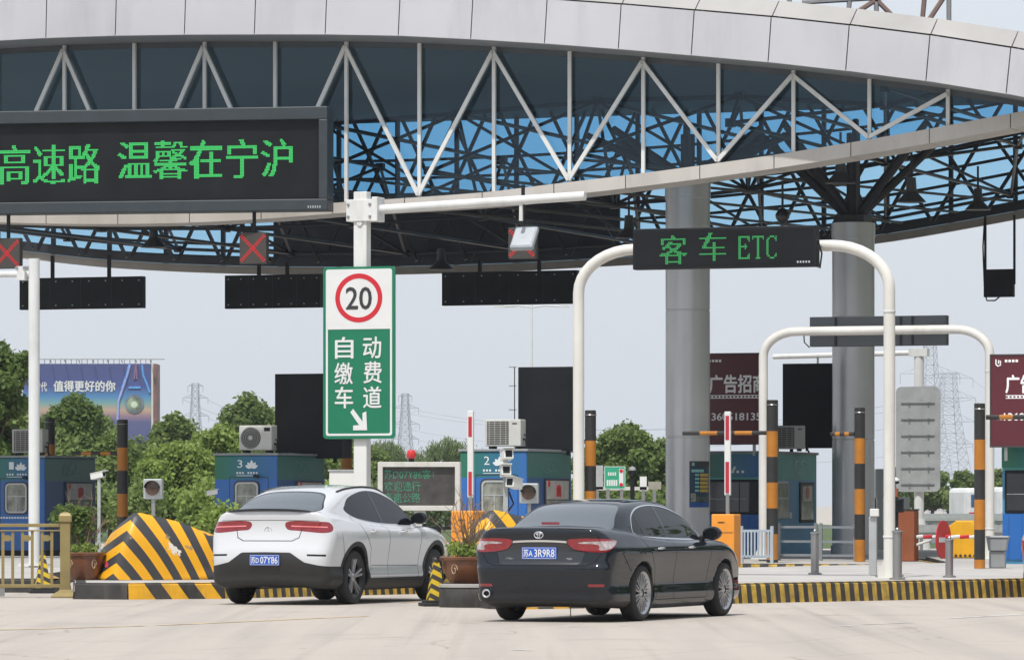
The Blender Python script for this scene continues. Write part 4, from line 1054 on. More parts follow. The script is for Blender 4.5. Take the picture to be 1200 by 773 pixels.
# ================================================================ gantries, signs
def pole_arch(px0, px1, pxl, pxr, pytop, D, rad, label, name='gantry_arch'):
    """white pipe arch; px0/px1 legs, pxl/pxr where the straight top starts"""
    s_ = D/F; cx = (px0+px1)/2; half = (px1-px0)/2*s_/c20; zt = Z(pytop, D)
    t = thing(name, label, 'gantry', (X(cx, D), D, 0), -YAW)
    rr = (pxl-px0)*s_/c20; zr = rr*.72
    pts = [(-half, 0, 0.1), (-half, 0, zt-zr-.4), (-half, 0, zt-zr)]
    for k in range(1, 10): q = PI/2*k/9; pts.append((-half+rr*(1-math.cos(q)), 0, zt-zr+zr*math.sin(q)))
    pts += [(0, 0, zt)]
    pts2 = [(-p[0], p[1], p[2]) for p in pts[:-1]][::-1]
    b = MB(); b.tube(pts+pts2, rad, CREAMP, 16); b.build('pipe', t, smooth=True)
    for sg in (-1, 1):
        f = MB(); f.cbox((sg*half, 0, .27), (.42, .42, .03), CREAMP)
        for k in range(4):
            q = PI/2*k+PI/4; f.add([(sg*half+.07*math.cos(q), .07*math.sin(q), .62), (sg*half+.22*math.cos(q), .22*math.sin(q), .285), (sg*half+.07*math.cos(q), .07*math.sin(q), .285)], [(0, 1, 2)], CREAMP)
        for bx in (-.16, .16):
            for by in (-.16, .16): f.disc((sg*half+bx, by, .30), .02, STEEL, 'z', 8, .05)
        f.build('base_plate', t)
    for k in (1, 3):
        b = MB(); z_ = zt-zr-.4 if k == 1 else zt
        b.lathe([(rad+.008, -.02), (rad+.012, 0), (rad+.008, .02)], WHITE, 16, Matrix.Translation((half, 0, zt-zr-.35 if k == 1 else .9))); b.build('weld_collar', t)
    return t, zt
ga, zt1 = pole_arch(679, 1037, 745, 965, 290, 72, .088, 'white pipe arch that carries the ETC lane sign', 'lane_gantry')
D = 71.8; sx_ = D/F; wd = 211*sx_/c20
et = thing('etc_lane_sign', 'black LED sign reading passenger cars ETC across the near white arch', 'led sign', (X(850, D), D-.12, 0), -YAW)
z0, z1 = Z(315, D), Z(267, D)
b = MB(); b.box((-wd/2, -.10, z0), (wd/2, .10, z1), BLACK); b.build('casing', et, bevel=.015)
b = MB(); b.box((-wd/2+.05, -.108, z0+.05), (wd/2-.05, -.1, z1-.05), SCREEN); b.build('screen', et)
EM = {'E': ["#########","##.....##","##......#","##.......","##...#...","#######..","##...#...","##.......","##.......","##......#","##.....##","#########"],
      'T': ["##########","#...##...#","....##....","....##....","....##....","....##....","....##....","....##....","....##....","....##....","....##....","...####..."],
      'C': ["...####.#.",".##....##.","##......#.","##........","##........","##........","##........","##........","##........","##......#.",".##....##.","...####..."]}
def bitmap(rows): return np.array([[c == '#' for c in r] for r in rows[::-1]])
for g_, xa, xc, ya, yb in ((raster('客', 18, .02), 776, 808, 311, 277), (raster('车', 18, .02), 822, 853, 308, 275)):
    led(et, g_, LEDG2, (xa-850)*sx_/c20, Z(ya, D)+.02, (xc-xa)*sx_/c20, (ya-yb)*sx_, -.112, .8)
for i, ch in enumerate('ETC'): led(et, bitmap(EM[ch]), LEDG2, (867+i*16-850)*sx_/c20, Z(305, D), 14*sx_, 27*sx_, -.112, .8)
b = MB()
for k in range(5): b.box((wd/2-.30+k*.045, -.112, z0+.06), (wd/2-.275+k*.045, -.109, z0+.09), GREYTXT)
b.build('lettering', et)
b = MB(); b.tube([(wd/2, 0, z0+.4), (wd/2+.06, 0, z0+.2), (wd/2+.03, 0, z0-.02), (wd/2-.05, 0, z0+.02)], .014, BLACK, 6); b.build('cable', et)
ga2, zt2 = pole_arch(897, 1155, 935, 1118, 387, 97, .095, 'second white pipe arch farther back behind the thick column', 'lane_gantry')
D = 97.3; sx_ = D/F
s2 = thing('sign_back', 'long dark sign back fixed along the farther white arch', 'display panel', (X(1027, D), D, 0), -YAW)
b = MB(); wd = 156*sx_/c20; b.box((-wd/2, .1, Z(405, D)), (wd/2, .3, Z(370, D)), mat('sign_back_grey', (.035, .042, .05), .5)); b.build('casing', s2, bevel=.01)
b = MB(); 
for x_ in (-.9, .5, .75): b.bar((x_, .08, Z(404, D)), (x_, .08, Z(371, D)), .04, BLACK)
b.build('clamp_bar', s2)
b = MB(); b.tube([(-wd/2-.1, 0, Z(388, D)), (-wd/2-.1, .05, Z(400, D)), (-wd/2+.0, .1, Z(406, D))], .014, BLACK, 6); b.build('cable', s2)

# speed sign post with horizontal arm
D = 77.0; sp = D/F
t = thing('speed_sign_post', 'tall square white post with a long arm beside the speed sign', 'post', (X(424.5, D), D, 0), -YAW)
b = MB(); b.box((-.115, -.1, .2), (.115, .1, Z(225, D)), WHITE); b.build('post', t, bevel=.012)
b = MB(); b.cbox((.0, 0, Z(247, D)), (.46, .28, .36), WHITE); b.cbox((.28, 0, Z(246, D)), (.10, .34, .40), WHITE)
for zz in (-.1, .1):
    for xx in (-.19, .19): b.disc((xx, -.15, Z(247, D)+zz), .025, STEEL, h=.03, n=8)
b.disc((.0, -.11, Z(262, D)), .05, WHITE, h=.03, n=16); b.build('arm_bracket', t, bevel=.01)
zA = Z(246, D); zB = Z(240, D)
b = MB(); b.tube([(.3, 0, zA), (3.87, 0, zB+.06)], .075, WHITE, 14); b.build('arm', t, smooth=True)
b = MB(); b.lathe([(.03, .30), (.035, .0), (.04, .0)], WHITE, 8, Matrix.Translation((2.77, 0, zB-.32))); b.build('drop_rod', t)
b = MB(); b.cbox((0, 0, .26), (.5, .45, .04), WHITE); b.build('base_plate', t)
bx = thing('lane_sensor', 'grey box antenna tilted under the arm of the speed sign post', 'sensor', at(611, 291, 76.0) , -YAW)
bx.rotation_euler = (R(-38), 0, -YAW-R(3))
b = MB(); b.box((-.20, -.05, -.02), (.20, .05, .44), mat('sensor_grey', (.30, .33, .36), .35)); b.build('housing', bx, bevel=.03)
b = MB(); b.box((-.17, -.056, .02), (.17, -.05, .40), mat('sensor_face', (.42, .45, .48), .2, var=.1)); b.build('face', bx, bevel=.002)
b = MB(); [b.box((-.09+k*.03, -.059, .19), (-.07+k*.03, -.0565, .21), GREYTXT) for k in range(6)]; b.build('lettering', bx)
b = MB(); b.bar((0, .02, .44), (0, .22, .62), .04, STEEL); b.build('bracket', bx)

sg = thing('speed_limit_sign', 'green and white sign with red ringed 20 and Chinese lane text', 'road sign', (X(421, D), D-.16, Z(514, D)), -YAW)
W2, H2 = 85*sp/c20, 201*sp
b = MB(); b.prism(rrect(-W2/2, 0, W2/2, H2, .06), 0, .03, SIGNGREEN); b.build('panel', sg)
b = MB(); ring(b, rrect(-W2/2+.05, .05, W2/2-.05, H2-.04, .04), rrect(-W2/2+.085, .085, W2/2-.085, H2-.075, .03), -.004, 0, SIGNWHITE); b.build('border_line', sg)
zs = Z(386, D)-Z(514, D)
b = MB(); b.prism(rrect(-W2/2+.06, zs, W2/2-.06, H2-.05, .03), -.006, 0, SIGNWHITE); b.build('white_field', sg)
cz = Z(349.5, D)-Z(514, D); b = MB(); n = 48
ring(b, [(.415*math.cos(2*PI*k/n), cz+.40*math.sin(2*PI*k/n)) for k in range(n)], [(.335*math.cos(2*PI*k/n), cz+.32*math.sin(2*PI*k/n)) for k in range(n)], -.010, -.006, SIGNRED); b.build('red_ring', sg)
lettering(sg, '20', SIGNBLK, -.225, cz-.185, .45, .36, -.0105, .012)
zz = lambda py: Z(py, D)-Z(514, D)
for ch, x0, y1 in (('自', -.415, 420), ('缴', -.425, 450), ('车', -.42, 478), ('动', .075, 420), ('费', .085, 449), ('道', .08, 478)):
    lettering(sg, ch, SIGNWHITE, x0, zz(y1), .315, 26*sp*.96, -.005, .014)
b = MB(); c_ = Vector((.02, zz(491))); a0 = (-.12, zz(482)); 
ar = [(-.17, zz(484)), (-.095, zz(479.5)), (.075, zz(492)), (.10, zz(484)), (.155, zz(484)), (.155, zz(505)), (-.10, zz(505)), (-.10, zz(499)), (.01, zz(498))]
ar = [(-.15, zz(483)), (-.10, zz(479)), (.065, zz(494)), (.065, zz(484)), (.130, zz(482)), (.145, zz(504)), (-.10, zz(504)), (-.10, zz(498.5)), (.005, zz(498))]
b.prism(ar, -.006, -.002, SIGNWHITE); b.build('arrow', sg)
b = MB()
for zc in (.35, H2-.35): b.box((-.4, .03, zc-.03), (.4, .06, zc+.03), STEEL)
b.build('clamp', sg)

# left white pole with arm
D = 88.0; sp = D/F
t = thing('white_arm_post', 'slim white post with a short arm at the far left', 'post', (X(40, D), D, 0), -YAW)
b = MB(); b.tube([(0, 0, .1), (0, 0, Z(303, D))], .105, WHITE, 16); b.build('post', t, smooth=True)
b = MB(); b.tube([(-.02, 0, Z(321, D)), (-2.5, 0, Z(320, D))], .06, WHITE, 12); b.cbox((-.22, 0, Z(320, D)), (.16, .26, .26), WHITE)
for a_ in (-.3, -.14): b.disc((a_, -.13, Z(314, D)), .03, STEEL, n=8, h=.04)
b.build('arm', t)
b = MB(); b.cbox((0, 0, .26), (.45, .45, .04), WHITE); b.build('base_plate', t)

# far post with the back of a lane sign
D = 136.0; sp = D/F
t = thing('far_arm_post', 'white post with a long arm behind the thick right column', 'post', (X(1077, D), D, 0), -YAW)
b = MB(); b.tube([(0, 0, 0), (0, 0, Z(408, D))], .14, WHITE, 16); b.build('post', t, smooth=True)
b = MB(); b.tube([(.2, 0, Z(413, D)), (-4.4, 0, Z(416, D))], .075, WHITE, 10); b.cbox((0, 0, Z(413, D)), (.55, .3, .22), WHITE); b.bar((-3.05, 0, Z(416, D)), (-3.05, 0, Z(428, D)), .05, STEEL); b.build('arm', t)
b = MB(); b.lathe([(.36, 0), (.16, 1.0), (.15, 1.0)], WHITE, 16, Matrix.Translation((0, 0, 0))); b.build('base', t)
t = thing('sign_back', 'grey aluminium back of a tall lane sign on the far white post', 'road sign', (X(1075, D), D-.2, Z(576, D)), -YAW)
b = MB(); b.prism(rrect(-25*sp/c20, 0, 25*sp/c20, 123*sp, .16), 0, .04, ALU); b.build('panel', t)
b = MB(); 
for k in range(6): b.box((-.5, -.03, .2+k*.47), (.5, 0, .23+k*.47), STEEL); b.cbox((-.25, -.045, .215+k*.47), (.05, .04, .06), STEEL); b.cbox((.32, -.045, .215+k*.47), (.05, .04, .06), STEEL)
b.build('stiffener', t)

# ================================================================ toll booths
def front_paint(M, mix, noise, x, y, z, n, l, b):
    g = M('MULTIPLY_ADD', x, .7, .42)
    g = M('MINIMUM', M('MAXIMUM', g, 0), 1)
    band = M('GREATER_THAN', z, 1.72)
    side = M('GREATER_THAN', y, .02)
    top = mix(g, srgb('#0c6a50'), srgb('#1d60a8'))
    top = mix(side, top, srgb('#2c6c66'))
    body = mix(side, srgb('#1d62ac'), srgb('#1e5088'))  # side walls take a darker blue than the front
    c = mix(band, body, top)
    return mix(M('MULTIPLY', noise(3, 6), .22), c, (.10, .10, .10))
BPAINT = math_mat('booth_livery', front_paint, .42)
def lotus(parent, x, z, s_, m, y=-.004, side='front'):
    b = MB()
    for a in (-70, -38, 0, 38, 70):
        q = R(a); ln = s_*(1 if a == 0 else .9); pts = []
        for k in range(9):
            u = k/8; wd_ = .22*s_*math.sin(PI*u); pts.append((u*ln, wd_))
        pts += [(u*ln, -.22*s_*math.sin(PI*u)) for u in (k/8 for k in range(7, 0, -1))]
        P = [(x+p[0]*math.sin(q)+p[1]*math.cos(q), z+p[0]*math.cos(q)-p[1]*math.sin(q)+.12*s_) for p in pts]
        yy = y-.0004*abs(a)/10
        P3 = [(p[0], yy, p[1]) for p in P] if side == 'front' else [(yy, p[0], p[1]) for p in P]
        b.add(P3, [tuple(range(len(P3)))[::-1]], m)
    return b.build('lotus_emblem', parent)
LOGO = mat('logo_white', (.62, .66, .66), .5, var=0)
LOGOD = mat('faded_logo', (.14, .24, .26), .5, var=0)
POSTER = mat('window_poster', (.42, .40, .38), .4, var=.2, vs=5)
def booth(label, px, py_top, D, num, w_=1.45, l_=2.75, h_=2.25, z0=.22):
    t = thing('toll_booth', label, 'toll booth', (X(px, D), D, z0), -YAW, 'blue toll booths on the islands')
    b = MB(); b.box((-w_/2, 0, 0), (w_/2, l_, h_), BPAINT); b.build('cabin', t, bevel=.03)
    b = MB(); b.box((-w_/2-.03, -.03, h_), (w_/2+.03, l_+.03, h_+.05), mat('booth_roof_trim', (.25, .27, .28), .5, dirt=.3)); b.build('roof', t, bevel=.01)
    # front door + window
    x0, x1, za, zb = -.24, .30, .98, 1.66
    b = MB(); ring(b, rrect(x0-.15, .1, x1+.24, 1.78, .03), rrect(x0-.138, .112, x1+.228, 1.768, .028), -.006, 0, SIGNBLK); b.build('door_outline', t)
    f = MB(); ring(f, rrect(x0-.035, za-.035, x1+.035, zb+.035, .12), rrect(x0, za, x1, zb, .1), -.03, 0, SIGNBLK)
    ring(f, rrect(x0-.002, za-.002, x1+.002, zb+.002, .1), rrect(x0+.035, za+.035, x1-.035, zb-.035, .08), -.035, -.001, ALU); fo = f.build('window_frame', t)
    g = MB(); g.prism(rrect(x0+.03, za+.03, x1-.03, zb-.03, .08), -.012, -.004, WINBOOTH); g.build('window_pane', fo)
    g = MB(); g.box((x0+.03, -.02, (za+zb)/2+.03), (x1-.03, -.013, (za+zb)/2+.05), ALU); g.box((.02, -.02, za+.03), (.04, -.013, (za+zb)/2+.03), ALU); g.build('window_bar', fo)
    b = MB(); b.tube([(.22, -.03, 1.80), (.36, -.16, 1.78)], .035, BLACK, 8); b.build('door_closer', t)
    b = MB(); b.cbox((-.48, -.02, 1.03), (.08, .04, .16), BLACK); b.build('door_lock', t)
    if num:
        lettering(t, num, LOGO, -.20 if num != '1' else -.16, 1.98, .12, .17, -.004)
        lotus(t, .14, 1.95, .18, LOGO)
        b = MB()
        for k in range(8): 
            if k != 3: b.box((-.22+k*.066, -.005, 1.845), (-.18+k*.066, -.002, 1.885), LOGO)
        b.box((-.22, -.005, 1.80), (.30, -.002, 1.812), LOGO); b.build('lettering', t)
        b = MB(); [b.box((-.45+k*.07, -.005, .85), (-.40+k*.07, -.002, .89), LOGO) for k in range(12)]; b.build('lettering', t)
    # right side: faded logo, poster window
    X_ = w_/2+.004
    b = MB()
    for (cx, cz, rx, rz, a0, a1) in ((1.25, 1.98, .30, .16, 180, 360), (1.5, 2.0, .2, .12, 0, 200), (1.15, 2.02, .15, .1, 40, 220), (1.55, 1.93, .35, .08, 200, 340)):
        pts = [(X_, cx+rx*math.cos(R(a0+(a1-a0)*k/10)), cz+rz*math.sin(R(a0+(a1-a0)*k/10))) for k in range(11)]; b.tube(pts, .008, LOGOD, 4)
    b.build('ribbon_logo', t)
    b = MB(); b.box((w_/2, 1.05, .82), (w_/2+.03, 2.55, 1.70), SIGNBLK); fo = b.build('side_window', t, bevel=.01)
    b = MB(); b.box((w_/2+.03, 1.12, 1.28), (w_/2+.036, 2.48, 1.66), POSTER); b.build('poster', fo)
    b = MB(); [b.disc((w_/2+.040, 1.85+.17*dx, 1.46+dz), .075, SIGNRED, 'x', 10, .004) for dx, dz in ((-.5, .03), (.5, .03), (0, -.04), (0, .05), (-.5, -.07), (.5, -.07))]; b.disc((w_/2+.04, 1.25, 1.60), .07, SIGNRED, 'x', 10, .004); b.build('poster_print', fo)
    b = MB(); b.box((w_/2+.03, 1.12, .88), (w_/2+.035, 2.48, 1.26), WINBOOTH); b.build('window_pane', fo)
    b = MB(); b.box((-w_/2-.02, -.02, 0), (w_/2+.02, l_+.02, .12), BLACK); b.build('plinth', t)
    return t
booth('blue booth with green corner band behind the far left white pole, numbered 1', 18, 527, 108, '1', 1.5)
booth('blue booth marked 3 between the chevron cushion and the white SUV roof', 288, 523, 103, '3', 1.5)
booth('blue booth marked 2 behind the red and white barrier arm', 578, 517, 95.5, '2')

TEALM = mat('teal_band', srgb('#4d9a94'), .45, var=.15, vs=1.5, dirt=.25)
def wide_booth(label, px, D, z0, w_=1.55, l_=4.0, h_=2.35):
    t = thing('toll_booth', label, 'toll booth', (X(px, D), D, z0), -YAW, 'blue toll booths on the islands')
    b = MB(); b.box((-w_/2, 0, 0), (w_/2, l_, h_-.6), BOOTHTEAL); b.box((-w_/2, 0, h_-.598), (w_/2, l_, h_), TEALM); b.build('cabin', t)
    b = MB(); b.box((-w_/2-.05, -.04, h_), (w_/2+.05, l_+.04, h_+.06), mat('booth_roof_trim', (.3, .3, .3), .5)); b.build('roof', t, bevel=.01)
    b = MB(); b.box((-w_/2-.01, -.02, h_-.55), (w_/2+.01, 0, h_-.02), BPAINT); b.build('front_band', t)
    b = MB(); b.box((-w_/2+.05, -.05, .95), (w_/2-.05, 0, h_-.60), BLACK); fo = b.build('front_window', t, bevel=.02)
    b = MB(); b.box((-w_/2+.10, -.058, 1.0), (w_/2-.10, -.05, h_-.66), WINDARK); b.build('window_pane', fo)
    b = MB(); b.box((-w_/2+.10, -.066, 1.30), (w_/2-.5, -.060, 1.31), ALU); b.box((.1, -.066, 1.0), (.12, -.060, h_-.66), BLACK); b.build('window_bar', fo)
    b = MB(); b.box((-w_/2+.01, -.03, .08), (w_/2-.01, -.001, .94), BOOTHBLUE)
    for k in range(6): b.box((-w_/2+.1+k*.25, -.045, .12), (-w_/2+.13+k*.25, -.03, .88), BOOTHBLUE)
    b.build('front_panel', t)
    b = MB()
    b.tube([(-.05, -.03, 1.95), (.0, -.03, 2.05)], .03, LOGO, 6); [b.disc((-.18+k*.12, -.025, 1.93), .035, LOGO, h=.004, n=8) for k in range(4)]; b.build('logo_print', t)
    xs_ = w_/2
    f = MB(); f.box((xs_, .35, .85), (xs_+.03, 1.60, 1.72), ALU); fo = f.build('side_window', t, bevel=.008)
    g = MB(); g.box((xs_+.03, .42, .92), (xs_+.034, 1.53, 1.30), WINBOOTH); g.box((xs_+.03, .42, 1.34), (xs_+.034, 1.53, 1.66), WINBOOTH); g.build('window_pane', fo)
    f = MB(); f.box((xs_, 2.55, .75), (xs_+.03, 3.72, 1.70), BLACK); fo = f.build('side_window', t, bevel=.01)
    g = MB(); g.box((xs_+.03, 2.63, .82), (xs_+.034, 3.64, 1.63), WINBOOTH); g.build('window_pane', fo)
    g = MB(); g.box((xs_+.036, 2.75, 1.25), (xs_+.040, 3.5, 1.60), POSTER); g.disc((xs_+.045, 3.1, 1.45), .16, mat('poster_red_faded', (.35, .10, .06), .5), 'x', 8, .004); g.build('poster', fo)
    b = MB()
    for (cy, cz, ry, rz, a0, a1) in ((2.6, 2.05, .40, .16, 180, 360), (2.9, 2.08, .25, .12, 0, 200), (2.4, 2.1, .2, .1, 40, 220)):
        b.tube([(xs_+.004, cy+ry*math.cos(R(a0+(a1-a0)*k/10)), cz+rz*math.sin(R(a0+(a1-a0)*k/10))) for k in range(11)], .010, LOGO, 4)
    b.build('ribbon_logo', t)
    b = MB(); b.cbox((xs_+.03, 1.72, .92), (.05, .12, .14), LOGO); b.build('switch_box', t)
    return t
wide_booth('long teal sided booth behind the column, under the first maroon board', 862, 108.5, .22)
wide_booth('booth cut off at the right edge, under the second maroon board', 1222, 88, .28)

# maroon boards
def maroon(label, px0, px1, py0, py1, D, tx, phone):
    s_ = D/F; t = thing('maroon_board', label, 'billboard', (X(px0, D), D, Z(py1, D)), -YAW, 'maroon advertising boards above booths')
    k = s_/c20; W3 = (px1-px0)*k; H3 = (py1-py0)*s_
    b = MB(); b.box((0, 0, 0), (W3, .12, H3), MAROON); b.build('panel', t, bevel=.008)
    b = MB(); ring(b, [(0, 0), (W3, 0), (W3, H3), (0, H3)], [(.03, .03), (W3-.03, .03), (W3-.03, H3-.03), (.03, H3-.03)], -.012, 0, mat('board_edge', (.05, .04, .045), .5)); b.build('frame', t)
    u = lambda px: (px-px0)*k; v = lambda py: (py1-py)*s_
    PT = mat('board_print', (.85, .84, .84), .5, var=0)
    lettering(t, '广告招商', PT, u(tx), v(460.5), 65*k, 21*s_, -.004, .03)
    b = MB(); b.box((u(tx), -.004, v(467)), (u(tx)+60*k, -.001, v(463)), PT); b.build('underline', t)
    b = MB(); [b.box((u(tx)+i*4.2*k, -.006, v(466)), (u(tx)+(i*4.2+2.6)*k, -.0045, v(464)), MAROON) for i in range(14)]; b.build('lettering', t)
    lettering(t, phone, PT, u(tx)-2*k, v(492.5), 68*k, 8.5*s_, -.004, .02)
    lettering(t, 'Tel', PT, u(tx)-10*k, v(492), 6*k, 4*s_, -.004)
    b = MB(); b.tube([(u(tx)-11*k, -.006, v(421)), (u(tx)-11*k, -.006, v(427)), (u(tx)-9*k, -.006, v(429)), (u(tx)-6*k, -.006, v(428)), (u(tx)-6*k, -.006, v(423)), (u(tx)-8*k, -.006, v(422)), (u(tx)-8*k, -.006, v(426))], .014, PT, 5)
    [b.box((u(tx)+(-1+i*4)*k, -.006, v(424.5)), (u(tx)+(1.8+i*4)*k, -.003, v(421.5)), PT) for i in range(4)]
    b.build('corner_logo', t)
    b = MB(); b.bar((.3, .06, 0), (.3, .06, -.25), .06, STEEL); b.bar((W3-.3, .06, 0), (W3-.3, .06, -.25), .06, STEEL); b.build('board_leg', t)
    return t
maroon('maroon board with white Chinese text right of the large column', 813, 896, 414, 521, 108.3, 831, '13605181358')
maroon('maroon board with white Chinese text cut by the right edge', 1160, 1256, 415, 524, 87.8, 1178, '13605181358')

# unlit black screens on the booth roofs
def black_screen(label, px0, px1, py0, py1, D, dz):
    s_ = D/F; k = s_/c20; t = thing('roof_screen', label, 'display panel', (X(px0, D), D, Z(py1, D)), -YAW, 'black unlit screens on booth roofs')
    b = MB(); b.box((0, 0, 0), ((px1-px0)*k, .16, (py1-py0)*s_), BLACK); b.build('casing', t, bevel=.012)
    b = MB(); b.box((.04, -.008, .04), ((px1-px0)*k-.04, 0, (py1-py0)*s_-.04), SCREEN); b.build('screen', t)
    b = MB(); b.bar((.2, .08, 0), (.2, .08, -dz), .07, BLACK); b.bar(((px1-px0)*k-.2, .08, 0), ((px1-px0)*k-.2, .08, -dz), .07, BLACK); b.build('support_leg', t)
    return t
black_screen('black screen above booth 3, left edge of the speed sign over it', 322, 402, 438, 537, 105.2, .1)
black_screen('black screen above booth 2 behind the left leg of the near arch', 607, 675, 430, 528, 97.5, .1)
black_screen('black screen beside the thick right column above the teal booth', 917, 998, 426, 525, 111.5, .1)
b_ = bpy.data.objects['roof_screen.002']; 

# air conditioners
def ac_unit(kind):
    t = thing('air_conditioner', '', 'air conditioner', (0, 0, 0), -YAW, 'outdoor air conditioner units on booth roofs')
    b = MB(); b.box((0, 0, .05), (.78, .32, .60), ACWHITE); b.build('casing', t, bevel=.02)
    b = MB(); b.disc((.28, -.004, .325), .235, MESHGREY, h=.016, n=32) if kind == 'round' else b.box((.05, -.008, .09), (.52, 0, .56), MESHGREY); b.build('fan_grille', t, bevel=.003)
    b = MB()
    if kind == 'round':
        for r_ in (.07, .12, .17, .215): ring(b, [(.28+r_*math.cos(2*PI*q/28), .325+r_*math.sin(2*PI*q/28)) for q in range(28)], [(.28+(r_-.008)*math.cos(2*PI*q/28), .325+(r_-.008)*math.sin(2*PI*q/28)) for q in range(28)], -.018, -.013, STEEL)
        b.disc((.28, -.016, .325), .045, ACWHITE, h=.016)
    else:
        for q in range(10): b.box((.06, -.014, .12+q*.045), (.51, -.009, .128+q*.045), ACWHITE)
        for q in range(4): b.box((.10+q*.12, -.018, .09), (.108+q*.12, -.015, .56), ACWHITE)
    b.build('grille_ring', t)
    b = MB(); b.box((.60, -.004, .47) if kind == 'round' else (.60, -.004, .50), (.74, 0, .55) if kind == 'round' else (.70, 0, .525), BLACK); b.build('badge_plate', t)
    
    for fx in (.08, .62): b = MB(); b.box((fx, .02, 0), (fx+.08, .3, .05), BLACK); b.build('foot', t)
    b = MB(); b.tube([(.78, .15, .2), (.84, .15, .18), (.86, .15, .02), (.9, .2, -.02)], .022, BLACK, 6); b.tube([(.78, .2, .3), (.83, .2, .26), (.83, .2, .0)], .015, BLACK, 6); b.build('pipes', t)
    return t
a1 = ac_unit('round'); a1['label'] = 'cream air conditioner with round fan on the roof of booth 3'; a1.location = at(280, 522.5, 103.2); a1.location.z = 2.53
a2 = ac_unit('square'); a2['label'] = 'weathered square grilled air conditioner on the roof of booth 2'; a2.location = (X(568, 95.8), 95.8, 2.525)
a3 = dup(a2, 'square grilled air conditioner behind the far left white pole', (X(14, 108.3), 108.3, 2.53))
a4 = dup(a2, 'air conditioner seen side on beside a black and orange pole, on the teal booth', (X(905, 109.7), 109.7, 2.64)); a4.rotation_euler = (0, 0, -YAW+R(25))
b = MB()

# striped height posts with cross arms
def height_post(label, px, py_top, D, z0, dia, arm=None, n=None, start=0):
    ztop = Z(py_top, D); t = thing('height_limit_post', label, 'post', (X(px, D), D, z0), -YAW, 'black and orange striped posts')
    hh = ztop-z0; b = MB(); bands = [.62]; 
    r = dia/2; z = hh; i = 0; prof = []
    while z > 0:
        hb = .62 if i == 0 else .52; z2 = max(0, z-hb); b.lathe([(r, z2), (r, z)], POLEBK if i % 2 == 0 else POLEOR, 20); z = z2; i += 1
    b.lathe([(r, hh), (r*.9, hh+.01), (.001, hh+.01)], POLEBK, 20)
    b.build('striped_tube', t, smooth=True)
    b = MB(); b.lathe([(r+.006, hh-.10), (r+.012, hh-.09), (r+.006, hh-.08)], STEEL, 20)
    for k in range(3): b.disc((r*.6*(k-1), -r-.01, hh-.09), .01, STEEL, n=6, h=.02)
    b.build('clamp_ring', t)
    if arm:
        a0, ln, zz = arm; c = MB(); n_ = 5
        for k in range(n_): c.tube([(a0+ln*k/n_, 0, zz), (a0+ln*(k+1)/n_, 0, zz)], .045, (POLEBK, POLEOR)[k % 2], 8)
        c.build('striped_arm', t)
    return t
height_post('striped post beside booth 1 right of its blue side wall', 143.5, 492, 106, .22, .25, (-1.25, 1.2, 2.33))
height_post('striped post whose top shows behind booth 1 air conditioner', 58.5, 490, 112, .22, .25)
height_post('striped post behind the speed sign, between it and booth 3', 406, 505, 108, .22, .26, (-.9, .85, 2.45))
height_post('striped post right of the left leg of the near arch', 692, 481, 97, .24, .23, (-1.1, 1.05, 2.45))
height_post('striped post between the orange barrier box and the teal booth window', 905, 469, 95, .22, .235, (-1.9, 1.85, 2.62))
height_post('striped post in front of the thick right column', 1007.5, 478, 96.5, .22, .22, (-.62, .5, 2.62))
height_post('striped post beside the grey bin at the right', 1148, 473, 81.5, .28, .19, (.12, 1.2, 2.62))
# ================================================================ crash cushions, planters, street things
def chevron(cxz):
    def f(M, mix, noise, x, y, z, n, l, b):
        ax = M('SUBTRACT', x, M('MULTIPLY_ADD', z, .30, -.14))
        r_ = M('MAXIMUM', ax, 0); l_ = M('MAXIMUM', M('MULTIPLY', ax, -1), 0)
        zz = M('ADD', z, M('ADD', M('MULTIPLY', r_, .80), M('ADD', M('MULTIPLY', M('MULTIPLY', r_, r_), .20), M('MULTIPLY', l_, .80))))
        zz = M('ADD', zz, M('MULTIPLY', noise(2.2), .02))
        fr_ = M('FRACT', M('DIVIDE', M('ADD', zz, .055), .325))
        st = M('GREATER_THAN', fr_, .5)
        c = mix(st, (.035, .038, .045), srgb('#eaa90c'))
        sc_ = noise(5, 8); chips = M('GREATER_THAN', sc_, .67)
        c = mix(M('MULTIPLY', chips, .8), c, (.30, .22, .12))
        c = mix(M('MULTIPLY', noise(1.3, 6), .22), c, (.12, .09, .05))
        # worn white repair patch and a pink scrape
        dx = M('SUBTRACT', x, .79); dz = M('SUBTRACT', z, .46)
        u = M('ADD', M('MULTIPLY', dx, .75), M('MULTIPLY', dz, -.66)); v = M('ADD', M('MULTIPLY', dx, .66), M('MULTIPLY', dz, .75))
        d = M('ADD', M('ADD', M('MULTIPLY', M('MULTIPLY', u, u), 36), M('MULTIPLY', M('MULTIPLY', v, v), 190)), M('MULTIPLY', noise(16), 2.4))
        c = mix(M('LESS_THAN', d, 1.75), c, (.66, .60, .54))
        d2 = M('ADD', M('ADD', M('MULTIPLY', M('POWER', M('ADD', x, .235), 2), 500), M('MULTIPLY', M('POWER', M('SUBTRACT', z, .235), 2), 330)), M('MULTIPLY', noise(18), 1.2))
        c = mix(M('LESS_THAN', d2, 1.3), c, (.55, .06, .10))
        return c
    return f
CHEV = math_mat('chevron_paint', chevron(0), .45)
